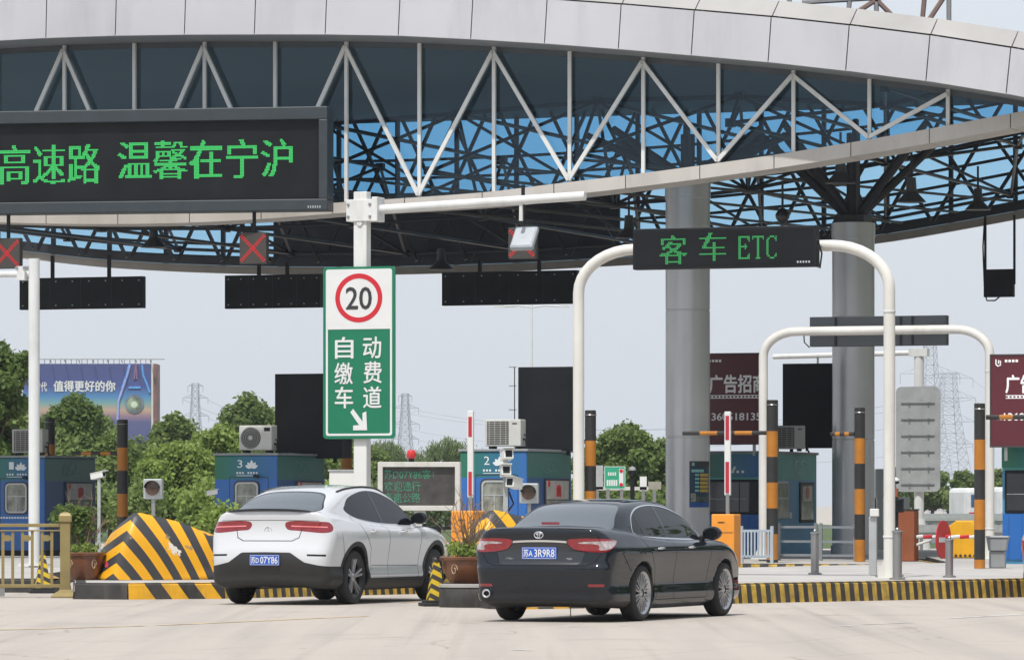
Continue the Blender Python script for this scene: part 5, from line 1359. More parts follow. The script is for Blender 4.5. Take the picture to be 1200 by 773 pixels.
def cushion(label, px, D, z0, scale=1):
    t = thing('crash_cushion', label, 'crash barrier', (X(px, D), D, z0), 0, 'yellow and black chevron crash cushions')
    sil = [(-.40, 0), (-.40, .22), (-.385, .33), (-.32, .48), (-.22, .66), (-.10, .80), (.05, .92), (.215, 1.02), (.50, .965), (.85, .88), (1.12, .77), (1.35, .62), (1.48, .43), (1.56, .2), (1.60, 0)]
    S_ = spline(sil, 5, closed=False); S_ = np.vstack([S_, sil[-1]]); S_[:, 1] = np.maximum(S_[:, 1], 0); nn = len(S_); b = MB(); K = 14; vs = []
    cen = np.array([.10, .0])
    def dep(x, z, r): xr = x-(.30*z-.14); q_ = math.sqrt(xr*xr+.006); return .42*(q_+xr)/2+1.3*(q_-xr)/2+.05*r+.75*max(0, r-.5)**2.2+z*.12
    for k in range(K+1):
        r = k/K
        for x, z in S_:
            px_, pz_ = cen[0]+(x-cen[0])*r, cen[1]+(z-cen[1])*r
            vs.append((px_, dep(px_, pz_, r), pz_))
    for bk in (.4, 1.2, 2.4):
        for x, z in S_: vs.append((x*.96+bk*.06, dep(x, z, 1)+bk, max(0, z*(.985-.05*bk))))
    R_ = K+4
    fs = [(k*nn+i, k*nn+i+1, (k+1)*nn+i+1, (k+1)*nn+i) for k in range(R_-1) for i in range(nn-1)]
    b.add(vs, fs, CHEV)
    o = b.build('cushion_shell', t, smooth=True, fix=True); o.data.set_sharp_from_angle(angle=R(85))
    b = MB(); 
    for k in range(5): b.disc((.3+.22*k, .35+.1*k, .06), .02, STEEL, n=8, h=.05)
    b.build('anchor_bolts', t)
    return t
cushion('yellow and black chevron cushion left of the white SUV', 140.5, 71.2, .24)
cushion('yellow and black chevron cushion mostly hidden behind the dark saloon', 560, 71.5, .28)

def leafmat(name, c1, c2, trans=.45):
    m = bpy.data.materials.new(name); m.use_nodes = True; n = m.node_tree.nodes; l = m.node_tree.links; b = n['Principled BSDF']
    g = n.new('ShaderNodeNewGeometry'); cr = n.new('ShaderNodeMixRGB'); cr.inputs[1].default_value = (*c1, 1); cr.inputs[2].default_value = (*c2, 1)
    l.new(g.outputs['Random Per Island'], cr.inputs[0]); l.new(cr.outputs[0], b.inputs['Base Color']); b.inputs['Roughness'].default_value = .55
    b.inputs['Specular IOR Level'].default_value = .3
    tr = n.new('ShaderNodeBsdfTranslucent'); l.new(cr.outputs[0], tr.inputs[0]); mx = n.new('ShaderNodeMixShader'); mx.inputs[0].default_value = trans
    l.new(b.outputs[0], mx.inputs[1]); l.new(tr.outputs[0], mx.inputs[2]); l.new(mx.outputs[0], n['Material Output'].inputs[0]); return m
LEAFS = [leafmat('leaf_deep', (.085, .145, .035), (.175, .25, .065)), leafmat('leaf_bright', (.17, .25, .05), (.31, .40, .10)), leafmat('leaf_mid', (.12, .185, .05), (.23, .30, .085)), leafmat('leaf_willow', (.15, .21, .085), (.26, .32, .14))]
BARK = mat('bark', (.09, .07, .055), .9, var=.3, vs=3)
TWIG = mat('dry_twig', (.20, .13, .08), .8, var=.3, vs=20)
def leaf_mesh(rng, blobs, n, size, m, name, parent, droop=0, aspect=.55, flat=.0):
    cs = np.array([b[:3] for b in blobs]); rs = np.array([b[3:6] for b in blobs]); wts = rs.prod(1)**.72; wts /= wts.sum()
    bi = rng.choice(len(blobs), n, p=wts); d = rng.normal(size=(n, 3)); d /= np.linalg.norm(d, axis=1, keepdims=True)
    rad = rng.random(n)**.38*(1+.12*rng.normal(size=n)); P = cs[bi]+d*rs[bi]*rad[:, None]
    # orientation: facing outward-ish with scatter
    N = d*.7+rng.normal(size=(n, 3))*.75+np.array([0, 0, .35]); N /= np.linalg.norm(N, axis=1, keepdims=True)
    U = np.cross(N, rng.normal(size=(n, 3))); U /= np.linalg.norm(U, axis=1, keepdims=True)
    if droop: U = U*(1-droop)+np.array([0, 0, -1])*droop; U /= np.linalg.norm(U, axis=1, keepdims=True)
    W = np.cross(N, U); W /= np.maximum(1e-6, np.linalg.norm(W, axis=1, keepdims=True)); s_ = size*(.6+.8*rng.random(n))[:, None]
    a = P-U*s_; c = P+U*s_; e = P+W*s_*aspect; f = P-W*s_*aspect
    V = np.stack([a, e, c, f], 1).reshape(-1, 3); me = bpy.data.meshes.new(name)
    me.from_pydata(V.tolist(), [], np.arange(4*n).reshape(-1, 4).tolist()); me.materials.append(m)
    o = bpy.data.objects.new(name, me); col.objects.link(o); o.parent = parent; return o
def make_tree(label, px, D, py_top, py_bot, wpx, seed, leaf=0, n=9000, size=.16, kind='round', group='leafy trees behind the toll plaza', cat='tree', name='leafy_tree'):
    rng = np.random.default_rng(seed); s_ = D/F; hgt = Z(py_top, D); wid = wpx*s_; base = 0
    t = thing(name, label, cat, (X(px, D), D, 0), 0, group)
    low = max(.2, Z(py_bot, D)) if py_bot else hgt*.2
    b = MB(); tops = []
    r0 = max(.10, hgt*.028); b.tube([(0, 0, -.1), (.05*hgt*.2, 0, hgt*.3), (-.03*hgt*.3, .1, hgt*.55), (0, 0, hgt*.8)], [r0*1.3, r0, r0*.6, r0*.2], BARK, 8)
    blobs = []; nb = 16 if kind != 'willow' else 12
    for k in range(nb):
        u = rng.random()
        zc = low+(hgt-low)*(.12+.72*u); prof = math.sin(PI*min(1, max(.05, (zc-low)/(hgt-low)*.85+.12)))**.6
        a = rng.random()*2*PI; rr = rng.random()**.5*wid*.36*prof
        x, y, z = rr*math.cos(a), rr*math.sin(a)*.8, zc
        br = wid*(.13+.12*rng.random()); blobs.append((x, y, z, br, br, br*(.75 if kind != 'willow' else 1.5)))
        b.tube([(0, 0, hgt*.25+.3*(zc-hgt*.25)), (x*.5, y*.5, z*.8), (x, y, z)], [r0*.5, r0*.3, r0*.1], BARK, 5)
    for k in range(14):
        a = rng.random()*2*PI; u = rng.random(); blobs.append((wid*.40*math.cos(a)*(1-.5*u), wid*.3*math.sin(a), low+(hgt-low)*(.05+.6*u), wid*.13, wid*.13, wid*.12))
    tb = wid*.18; blobs.append((0, 0, hgt-tb*.9, tb, tb, tb)); blobs.append((wid*.16, 0, hgt-tb*1.5, tb, tb, tb)); blobs.append((-wid*.18, 0, hgt-tb*1.7, tb, tb, tb))
    for k in range(10):
        a = rng.random()*2*PI; q = blobs[int(rng.integers(len(blobs)))]; rr = q[3]*.5
        blobs.append((q[0]+q[3]*math.cos(a)*1.0, q[1]+q[3]*math.sin(a)*.9, min(q[2]+q[5]*(rng.random()-.2), hgt-rr), rr, rr, rr))
    b.build('trunk', t, smooth=True)
    leaf_mesh(rng, blobs, int(n*1.9), size*.74, LEAFS[leaf], 'crown', t, droop=.7 if kind == 'willow' else 0, aspect=.6 if kind != 'willow' else .22)
    return t
TR = [  # px, D, top, bottom, width px, leaf, n, size, kind, label
    (-10, 150, 400, None, 134, 0, 18000, .12, 'round', 'big dark leafy tree at the far left beside the blue billboard'),
    (18, 158, 470, None, 80, 2, 7000, .12, 'round', 'leafy tree low behind the far left booth'),
    (88, 200, 462, None, 96, 0, 12000, .15, 'round', 'dark tree in front of the blue billboard bottom'),
    (130, 185, 508, None, 110, 2, 10000, .14, 'round', 'mid green tree under the billboard beside the striped post'),
    (62, 190, 500, None, 90, 2, 8000, .14, 'round', 'mid green tree between booth 1 and the billboard'),
    (205, 230, 484, None, 84, 2, 9000, .16, 'round', 'small round topped tree right of the billboard edge'),
    (205, 178, 520, None, 120, 1, 14000, .12, 'round', 'bright yellow green tree behind the chevron cushion'),
    (258, 192, 497, None, 90, 1, 10000, .13, 'round', 'bright tree left of the booth 3 air conditioner'),
    (290, 235, 462, None, 96, 2, 13000, .16, 'round', 'tall rounded tree behind booth 3 and its black screen'),
    (395, 250, 500, None, 80, 1, 7000, .16, 'round', 'tree seen between booth 3 and the speed sign post'),
    (455, 290, 516, None, 60, 3, 7000, .16, 'willow', 'drooping willow right of the speed sign foot'),
    (525, 285, 512, None, 62, 3, 8000, .16, 'willow', 'drooping willow left of booth 2'),
    (490, 330, 530, None, 60, 3, 5000, .18, 'willow', 'distant willow above the white framed message sign'),
    (160, 205, 512, None, 90, 2, 9000, .13, 'round', 'tree filling the gap behind the lane light left of booth 3'),
    (238, 215, 505, None, 80, 1, 9000, .13, 'round', 'yellow green tree just left of booth 3 and its air conditioner'),
    (335, 225, 486, None, 84, 2, 9000, .15, 'round', 'tree mostly hidden behind the black screen of booth 3'),
    (120, 240, 488, None, 80, 2, 8000, .16, 'round', 'tree peeping over under the middle of the billboard'),
    (430, 262, 522, None, 74, 2, 7000, .15, 'round', 'low tree behind the foot of the speed sign post'),
    (560, 270, 530, None, 60, 3, 5000, .16, 'willow', 'willow mostly hidden behind booth 2'),
    (735, 200, 495, None, 92, 2, 15000, .14, 'round', 'broad green tree between the arch leg and the large column'),
    (775, 205, 515, None, 60, 2, 7000, .14, 'round', 'lower tree touching the left side of the large column'),
    (695, 210, 520, None, 56, 0, 6000, .14, 'round', 'dark tree behind the striped post by the arch'),
]
for i, q in enumerate(TR): make_tree(q[9], q[0], q[1], q[2], q[3], q[4], 100+i, q[5], q[6], q[7], q[8])
TR2 = [(1050, 300, 548, 44), (1092, 310, 546, 52), (1130, 300, 551, 48), (1170, 290, 549, 50), (1020, 320, 556, 44), (1210, 300, 550, 46)]
for i, (px, D, pt, wp) in enumerate(TR2):
    lab = ['tree just right of the near arch leg on the horizon', 'tree under the far sign back on the horizon', 'tree left of the right striped post above the far road', 'tree between the right striped post and the maroon board booth', 'tree on the horizon left of the near arch leg', 'tree hidden behind the booth at the right edge'][i]
    make_tree(lab, px, D, pt, None, wp, 200+i, 2, 4500, .2, 'round', 'row of distant trees at the right')
# unseen wooded belt, added right of and behind the viewpoint to darken car reflections
rng = np.random.default_rng(77); t = thing('reflection_woodland', 'unseen woodland added to darken reflections on the cars', None, (0, 0, 0)); bl = []
for k in range(44):
    y_ = -70+k*6.0; bl.append((max(34, .16*y_+14)+rng.random()*6, y_, 6+rng.random()*3, 6, 5, 7))
for k in range(26): bl.append((-70+k*4.5, -48-rng.random()*6, 5+rng.random()*2, 5, 4, 6.5))
t['kind'] = 'stuff'; leaf_mesh(rng, bl, 26000, .75, LEAFS[0], 'woodland', t); del t['label']
for o_ in [q for q in bpy.data.objects if q.parent == t]: o_.parent = None; tag(o_, 'unseen woodland added to darken reflections on the cars', None, kind='stuff')
bpy.data.objects.remove(t)
# dense understorey hedge behind booths
for i, (px0, px1, D, pt, lab) in enumerate(((-30, 215, 172, 566, 'hedge along the verge behind booth 1 and the chevron cushion'), (225, 420, 175, 562, 'hedge along the verge behind booth 3'), (425, 560, 240, 562, 'low hedge behind the white framed message sign'), (640, 800, 190, 560, 'low hedge behind the green direction sign'))):
    rng = np.random.default_rng(300+i); s_ = D/F; L_ = (px1-px0)*s_; hh = Z(pt, D)
    t = thing('hedge', lab, 'hedge', (X((px0+px1)/2, D), D, 0)); blobs = []
    for k in range(int(L_/.7)): blobs.append((-L_/2+k*.7, rng.normal()*.5, hh*(.45+.2*rng.random()), .75, 1.1, hh*(.38+.12*rng.random())))
    leaf_mesh(rng, blobs, int(L_*1200), .11, LEAFS[(2, 1, 3, 2)[i]], 'foliage', t)
    b = MB(); [b.tube([(q[0], q[1], 0), (q[0]+.1, q[1], hh*.6)], .03, BARK, 5, False) for q in blobs[::3]]; b.build('stems', t)
# little shrub by the SUV's left side
rng = np.random.default_rng(5)
t = thing('shrub', 'rounded shrub between the chevron cushion and booth 3', 'shrub', (X(258, 84), 84, .22))
leaf_mesh(rng, [(0, 0, .95, .42, .4, .3), (.25, .1, .85, .3, .3, .3), (-.15, 0, .6, .4, .3, .4), (.2, 0, .5, .4, .3, .4)], 1500, .055, LEAFS[1], 'foliage', t)
b = MB(); [b.tube([(0, 0, 0), (x, y, .8)], [.025, .01], BARK, 5) for x, y in ((.1, 0), (-.15, .1), (.2, .1), (0, .15))]; b.build('stems', t)

def planter(label, px, py, D, z0, r=.37, h=.49, dead=True, seed=1, green=400, col_leaf=1):
    t = thing('flower_pot', label, 'plant pot', (X(px, D), D, z0), 0, 'glazed clay pots on the island noses')
    b = MB(); b.lathe([(.001, 0), (r*.62, 0), (r*.66, .02), (r*.80, h*.25), (r*.93, h*.6), (r*.98, h*.86), (r*1.05, h*.88), (r*1.07, h*.97), (r*1.03, h), (r*.93, h), (r*.90, h*.85), (.001, h*.85)], CLAY, 36); b.build('pot', t, smooth=True)
    b = MB()
    for k in range(5):
        a = 2*PI*k/5-.9; ca, sa = math.cos(a), math.sin(a); pts = []
        for q in range(18):
            u = q/17*2.4*PI; rr = .02+.05*(1-q/17); rs = r*.94; aa = a+rr*math.cos(u)*2.2; pts.append((rs*math.cos(aa), rs*math.sin(aa), h*.55+rr*math.sin(u)*1.3))
        b.tube(pts, .008, mat('pot_relief', (.42, .30, .20), .4), 5)
    b.build('scroll_relief', t)
    b = MB(); b.disc((0, 0, h*.9), r*.9, SOIL, 'z', 24, .02); b.build('soil', t)
    rng = np.random.default_rng(seed); b = MB()
    for k in range(26 if dead else 12):
        a = rng.random()*2*PI; ln = .45+.45*rng.random(); sp_ = .25+.35*rng.random(); p = Vector((0, 0, h*.85)); pts = [p.copy()]; d = Vector((math.cos(a)*sp_, math.sin(a)*sp_, 1)).normalized()
        for q in range(4):
            d = (d+Vector(rng.normal(size=3)*.16)).normalized(); p = p+d*ln/4; pts.append(p.copy())
            if q > 0:
                for _ in range(2):
                    e = (d+Vector(rng.normal(size=3)*.5)).normalized(); b.tube([p, p+e*.16], [.005, .002], TWIG, 4, False)
        b.tube(pts, [.012, .010, .008, .006, .004], TWIG, 5, False)
    b.build('twigs', t)
    leaf_mesh(rng, [(0, 0, h+.06, r*.8, r*.8, .10)], green, .04, LEAFS[1], 'low_leaves', t, droop=0, aspect=.3)
    if not dead or col_leaf: 
        leaf_mesh(rng, [(-.25, 0, h+.55, .28, .2, .22), (-.1, .1, h+.40, .3, .25, .3), (.0, 0, h+.62, .2, .15, .12)] if not dead else [(0, 0, h+.1, .3, .3, .12)], 700 if not dead else 200, .045, LEAFS[0 if not dead else 1], 'foliage', t)
    return t
planter('brown clay pot with a half leafy bush left of the chevron cushion', 97, 672, 71.6, .24, .33, .42, False, 11)
planter('brown clay pot with bare twigs between the two cars', 549, 686, 63.8, .28, .37, .40, True, 12)
# black round nose cap under the near pot
t = thing('nose_cap', 'black rounded concrete nose cap under the pot between the cars', 'kerb block', (X(560, 63.4), 63.4, 0))
b = MB(); pr = [(.001, 0), (.52, 0), (.53, .05), (.52, .26), (.49, .30), (.44, .315), (.001, .316)]; b.lathe(pr, BLK, 40, Matrix.Diagonal((1.0, .8, 1, 1))); b.build('cap', t, smooth=True)
b = MB(); b.lathe([(.45, .318), (.53, .305), (.535, .27), (.53, .27)], mat('cap_worn_edge', (.30, .29, .27), .8), 40, Matrix.Diagonal((.99, .8, 1, 1))); b.build('worn_rim', t, smooth=True)

# traffic delineators (four sided striped cones)
def conemat(M, mix, noise, x, y, z, n, l, b):
    f = M('FRACT', M('DIVIDE', M('ADD', z, M('MULTIPLY', M('ADD', x, y), .55)), .15)); c = mix(M('GREATER_THAN', f, .5), (.03, .028, .028), srgb('#d8b81e'))
    return mix(M('MULTIPLY', noise(9, 5), .25), c, (.15, .12, .08))
CONE = math_mat('delineator_stripes', conemat, .5)
def delineator(label, px, D, z0=0):
    t = thing('traffic_cone', label, 'traffic cone', (X(px, D), D, z0), R(12), 'striped square traffic cones')
    b = MB(); b.cbox((0, 0, .025), (.42, .42, .05), RUBBER); b.cbox((0, 0, .065), (.34, .34, .04), RUBBER); b.build('base', t, bevel=.012)
    b = MB(); b.lathe([(.165, .085), (.075, .50), (.05, .60)], CONE, 4, Matrix.Rotation(PI/4, 4, 'Z')); b.build('striped_body', t)
    b = MB(); b.lathe([(.05, .60), (.045, .63), (.03, .64), (.001, .64)], RUBBER, 12); b.tube([(-.035, 0, .62), (-.035, 0, .67), (.035, 0, .67), (.035, 0, .62)], .010, RUBBER, 6); b.build('handle', t)
    return t
c1_ = delineator('striped square cone standing between the SUV front wheel and the pot', 511, 64.0)
dup(c1_, 'striped square cone behind the gold railing at the left', (X(50, 73.5), 73.5, 0))

# gold railing at the left
t = thing('gold_railing', 'gold painted metal railing with a square end post at the left', 'railing', (X(76.5, 70), 70, 0), R(4))
b = MB(); sp = 70/F; zz = lambda py: Z(py, 70)
b.lathe([(.001, 0), (.30, 0), (.30, .02), (.22, .07), (.12, .11), (.12, .17)], GOLD, 4, Matrix.Rotation(PI/4, 4, 'Z')); b.build('post_foot', t, bevel=.008)
b = MB(); b.box((-.075, -.075, .10), (.075, .075, zz(612)), GOLD); b.build('end_post', t, bevel=.01)
b = MB(); b.lathe([(.10, zz(612)), (.135, zz(611)), (.135, zz(604)), (.10, zz(601)), (.04, zz(599.5)), (.001, zz(599.5))], GOLD, 4, Matrix.Rotation(PI/4, 4, 'Z')); b.build('post_cap', t, bevel=.008)
b = MB(); zt_, zb_, zm = zz(615.5), zz(684), zz(620.5)

for r0_, r1_ in ((zt_-.02, zt_+.03), (zm-.02, zm), (zb_-.05, zb_)): b = MB(); b.box((-2.6, -.032, r0_), (-.075, .032, r1_), GOLD); b.build('rail', t, bevel=.004)
for k in range(17):
    x_ = -.20-k*.145; b = MB(); b.box((x_-.022, -.014, zb_), (x_+.022, .014, zm-.02), GOLD)
    if k % 2 == 0: b.box((x_-.145, -.012, zz(632.5)), (x_-.022, .012, zz(628)), GOLD); b.cbox((x_-.085, 0, zz(630)), (.085, .03, .09), GOLD)
    b.build('baluster', t)
b = MB(); b.box((-1.05, -.02, .02), (-.9, .02, zb_-.05), STEEL); b.build('support_leg', t)

# barrier machines
def barrier(label, px_arm, py0, py1, box, D, z0, arm_base, armw=.11, segs=None, colr=ORANGE):
    s_ = D/F; bx0, bx1, bt = box; t = thing('barrier_machine', label, 'barrier', (X((bx0+bx1)/2, D), D, z0), -YAW, 'raised lane barriers')
    w_ = (bx1-bx0)*s_*.78; h_ = Z(bt, D)-z0; b = MB(); b.box((-w_/2, -.16, 0), (w_/2, .26, h_), colr); b.build('cabinet', t, bevel=.02)
    b = MB(); b.box((-w_/2+.02, -.166, h_-.34), (w_/2-.02, -.16, h_-.332), BLK); b.box((-.09, -.168, h_-.16), (.03, -.16, h_-.14), BLK); b.build('panel_seam', t)
    ax = (px_arm-(bx0+bx1)/2)*s_; za = Z(py0, D)-z0; zb = Z(py1, D)-z0; zm = Z(arm_base, D)-z0
    b = MB(); b.bar((ax, 0, h_-.2), (ax, 0, zm+.05), .06, STEEL); b.build('arm_stub', t)
    a = bpy.data.objects.new('arm', None); col.objects.link(a); a.parent = t
    RW_ = mat('barrier_red', srgb('#b4263a'), .4, var=.1); b = MB(); b.box((ax-armw/2, -.03, zm), (ax+armw/2, .03, za), WHITE); b.build('arm_board', a, bevel=.01)
    for u0, u1 in segs: b = MB(); b.box((ax-armw*.30, -.034, zm+(za-zm)*u0), (ax+armw*.30, -.0305, zm+(za-zm)*u1), RW_); b.build('red_band', a)
    return t
barrier('raised red and white barrier on an amber box left of booth 2', 552, 481, 595, (527, 567, 598), 76, .24, 583, .10, ((.03, .30), (.70, .93)))
barrier('raised red and white barrier on an amber box right of the column', 853, 482, 602, (832, 868, 602), 86, .25, 580, .115, ((.03, .40), (.66, .95)))
b = MB()
# cream side gate box of the second lane (brown cabinet at right)
t = thing('brown_cabinet', 'rust brown lane cabinet behind the arch foot at the right', 'cabinet', (X(1064, 97), 97, .22), -YAW)
b = MB(); b.box((-.18, -.16, 0), (.18, .2, 1.05), mat('rust_brown', srgb('#8a4a2a'), .6, var=.15, dirt=.2)); b.build('cabinet', t, bevel=.02)
b = MB(); b.box((-.19, -.17, 1.05), (.19, .21, 1.08), BLK); b.build('lid', t)

# small lane traffic lights (round lens in a square housing)
def lane_light(label, px, py, D, z0, rot):
    t = thing('lane_light', label, 'traffic light', (X(px, D), D, z0), rot, 'square lane lights on short posts'); zc = Z(py, D)-z0
    b = MB(); b.box((-.17, -.06, zc-.19), (.17, .10, zc+.17), ALU); b.build('housing', t, bevel=.015)
    b = MB(); b.disc((0, -.065, zc), .125, mat('lens_brown', (.16, .09, .06), .25, var=.5, vs=20, coat=.6), h=.02, n=28); b.build('lens', t)
    b = MB(); b.lathe([(.128, 0), (.14, 0), (.14, .10), (.128, .10)], BLACK, 28, Matrix.Translation((0, -.06, zc)) @ Matrix.Rotation(PI/2, 4, 'X'), PI*1.0); b.build('visor', t)
    b = MB(); b.bar((0, .02, 0), (0, .02, zc-.19), .06, STEEL); b.build('post', t)
    return t
lane_light('square lane light above the chevron cushion between post and booth 3', 179.5, 572, 84, .22, -R(8))
lane_light('square lane light right of the three white cameras', 620, 577, 84.5, .24, -R(8))

# camera mast left of booth 2's side
def camhead(b, c, ang, L_=.34, r=.07):
    M_ = Matrix.Translation(c) @ Matrix.Rotation(ang, 4, 'Z') @ Matrix.Rotation(R(-10), 4, 'X')
    b.box((-r, -L_/2, -r), (r, L_/2, r), CAMWHITE, M_); b.box((-r*1.15, -L_/2-.08, r), (r*1.15, L_/2, r+.015), CAMWHITE, M_)
    b.add([(-r*.7, -L_/2-.003, -r*.7), (r*.7, -L_/2-.003, -r*.7), (r*.7, -L_/2-.003, r*.7), (-r*.7, -L_/2-.003, r*.7)], [(0, 1, 2, 3)], BLACK, M_)
D = 82; t = thing('camera_mast', 'slim mast with three white cameras in front of booth 2', 'camera mast', (X(592.5, D), D, .24), 0); zz = lambda py: Z(py, D)-.24
b = MB(); b.bar((0, 0, 0), (0, 0, zz(533)), .085, ALU); b.build('post', t, bevel=.01)
for c, a in (((.02, -.05, zz(533)), .25), ((.0, -.08, zz(552)), .1), ((.15, -.1, zz(566)), -.55)):
    b = MB(); camhead(b, c, a, .30, .085); b.build('camera_head', t, bevel=.015)
b = MB(); b.tube([(.06, 0, zz(576)), (.14, 0, zz(590)), (.05, 0, zz(598))], .015, BLACK, 6); b.build('cable', t)
D = 92; t = thing('small_camera_post', 'small white camera on a thin grey post at booth 1', 'camera', (X(116, D), D, .22), 0); zz = lambda py: Z(py, D)-.22
b = MB(); b.bar((0, 0, 0), (0, 0, zz(560)), .06, ALU); b.build('post', t)
b = MB(); camhead(b, (-.02, 0, zz(557)), 1.0, .3, .055); b.build('camera_head', t, bevel=.01)
t = thing('wall_camera', 'small white bullet camera on the left wall of booth 3', 'camera', at(252, 577, 103.3)); b = MB(); camhead(b, (-.05, 0, 0), 1.4, .26, .05); b.build('camera_head', t, bevel=.01)

# white framed message sign
D = 84; sp = D/F; t = thing('message_sign', 'white framed roadside LED sign with three rows of green dots', 'led sign', (X(491.5, D), D, 0), -R(6)); zz = lambda py: Z(py, D)
FR = mat('cream_frame', (.56, .55, .51), .5, var=.08, dirt=.3, vs=3)
w_, = (97*sp,); zb, zt_ = zz(598), zz(541)
b = MB(); ring(b, [(-w_/2, zb), (w_/2, zb), (w_/2, zt_), (-w_/2, zt_)], [(-w_/2+.09, zb+.09), (w_/2-.09, zb+.09), (w_/2-.09, zt_-.09), (-w_/2+.09, zt_-.09)], -.10, .10, FR); b.box((-w_/2, .08, zb), (w_/2, .12, zt_), FR); b.build('frame', t, bevel=.008)
b = MB(); b.box((-w_/2+.09, -.02, zb+.09), (w_/2-.09, .05, zt_-.09), mat('led_matrix_brown', (.060, .055, .052), .4, var=.3, vs=6)); b.build('screen', t)
for tx, x0, x1, y1, y0 in (('苏D07Y86客1', 450, 509, 561, 550), ('欢迎通行', 450, 493, 575, 564), ('高速公路', 450, 493, 588.5, 577)):
    g_ = raster(tx, 15, .0); g2 = g_.copy(); rr = np.random.default_rng(4); g2 &= rr.random(g_.shape) < .88
    led(t, g2, LEDG3, (x0-491.5)*sp, zz(y1), (x1-x0)*sp, (y1-y0)*sp, -.024, .62)
b = MB(); b.box((-.10, -.02, .2), (.10, .12, zb), FR); b.build('post', t, bevel=.01)
t = thing('red_beacon', 'small red beacon lamp on top of the message sign', 'beacon', (X(482, D), D+.02, zt_), 0)
b = MB(); b.lathe([(.05, 0), (.055, .06), (.001, .06)], BLACK, 16); b.build('beacon_base', t)
b = MB(); b.lathe([(.06, .06), (.085, .09), (.085, .16), (.06, .21), (.001, .225)], mat('beacon_red', (.55, .03, .03), .3, var=0), 20); b.build('beacon_dome', t, smooth=True)
t = thing('utility_cabinet', 'pale metal cabinet right behind the SUV roof by the speed sign post', 'cabinet', (X(403, 88), 88, .24), -R(10)); b = MB(); b.box((-.24, -.2, 0), (.24, .25, Z(552, 88)-.24), CAMWHITE); b.build('cabinet', t, bevel=.015)
b = MB(); b.box((-.26, -.22, Z(552, 88)-.24), (.26, .27, Z(550, 88)-.24), ALU); b.box((.14, -.21, .9), (.17, -.2, 1.0), BLACK); b.build('lid', t)

# railings and bollards
def rail_fence(label, px0, px1, D, z0, h_, posts, bars, m, balus=0, name='metal_railing', rot=-YAW):
    s_ = D/F/c20; t = thing(name, label, 'railing', (X(px0, D), D, z0), rot); L_ = (px1-px0)*s_
    for k in range(posts):
        b = MB(); b.bar((L_*k/(posts-1), 0, 0), (L_*k/(posts-1), 0, h_+.04), .06, m); b.disc((L_*k/(posts-1), 0, h_+.05), .035, m, 'z', 10, .03); b.build('post', t)
    
    for u in bars: b = MB(); b.cbox((L_/2, 0, h_*u), (L_, .035, .05), m); b.build('rail', t)
    if balus:
        b = MB(); [b.box((L_*k/balus-.016, -.03, h_*bars[-1]), (L_*k/balus+.016, .0, h_*bars[0]+.0), m) for k in range(1, balus)]; b.build('balusters', t)
    return t
PALE = mat('pale_blue_rail', (.36, .42, .48), .45, var=.1); GR = mat('grey_rail', (.20, .22, .24), .5, var=.1)
rail_fence('short pale blue railing beside the right amber barrier box', 869, 904, 93.6, .22, .68, 2, (.95, .2), PALE, 9)
rail_fence('grey two bay railing in the shade in front of the teal booth', 913, 955, 99, .22, .72, 2, (.97, .55, .15), GR)
rail_fence('grey railing in the shade at the foot of the thick right column', 962, 1001, 98, .22, .72, 2, (.97, .55, .15), GR)
rail_fence('black tubular railing beneath the white framed message sign', 497, 532, 82, .24, .75, 3, (.98, .1), BLACK)
def bollard(label, px, pyt, D, z0, r=.065):
    t = thing('steel_bollard', label, 'bollard', (X(px, D), D, z0), 0, 'stainless bollards on the long island'); h_ = Z(pyt, D)-z0
    b = MB(); b.lathe([(r, 0), (r, h_-.05)], STEEL, 20); b.lathe([(r*1.2, h_-.07), (r*1.2, h_-.05), (r, h_-.04), (.001, h_-.04)], STEEL, 20); b.build('tube', t, smooth=True)
    b = MB(); b.lathe([(.02, h_-.04), (.03, h_-.02), (.02, h_), (.001, h_+.003)], STEEL, 12); b.lathe([(r*1.7, 0), (r*1.7, .02), (r, .03)], STEEL, 20); b.build('cap_and_flange', t, smooth=True)
    return t
bollard('steel bollard in front of the grey railing under the black screen', 955, 620, 74.5, .28)
bollard('steel bollard just right of the near arch foot', 1051.5, 618, 69.5, .28, .07)
bollard('steel bollard between the no entry disc and the striped post', 1112.5, 628, 71.5, .28, .06)
t = thing('cable_duct_post', 'thin pale cable post left of the near arch foot', 'post', (X(1023, 73.5), 73.5, .28), -R(10)); b = MB(); b.box((-.06, -.05, 0), (.06, .05, .92), ALU); b.build('post', t, bevel=.01); b = MB(); b.cbox((.03, -.05, .98), (.14, .1, .12), CAMWHITE); b.build('junction_box', t, bevel=.01)
D = 75; t = thing('card_reader_post', 'dark post with a small black screen and camera right of the arch leg', 'post', (X(1050, D), D, .28), -R(12)); zz = lambda py: Z(py, D)-.28
b = MB(); b.bar((0, 0, 0), (0, 0, zz(572)), .07, BLACK); b.build('post', t)
b = MB(); b.cbox((.03, -.06, zz(592)), (.20, .1, .22), BLACK); b.build('screen_box', t, bevel=.01)
b = MB(); b.box((-.05, -.112, zz(598)), (.11, -.108, zz(586)), SCREEN); b.build('screen', t)
b = MB(); b.cbox((0, -.02, zz(577)), (.07, .07, .14), mat('rust_brown', (.2, .1, .05), .6)); b.lathe([(.001, 0), (.05, .01), (.06, .06), (.001, .1)], BLACK, 12, Matrix.Translation((0, -.03, zz(567)))); b.lathe([(.062, .05), (.062, .08), (.001, .11)], CAMWHITE, 12, Matrix.Translation((0, -.03, zz(567)))); b.build('camera', t)
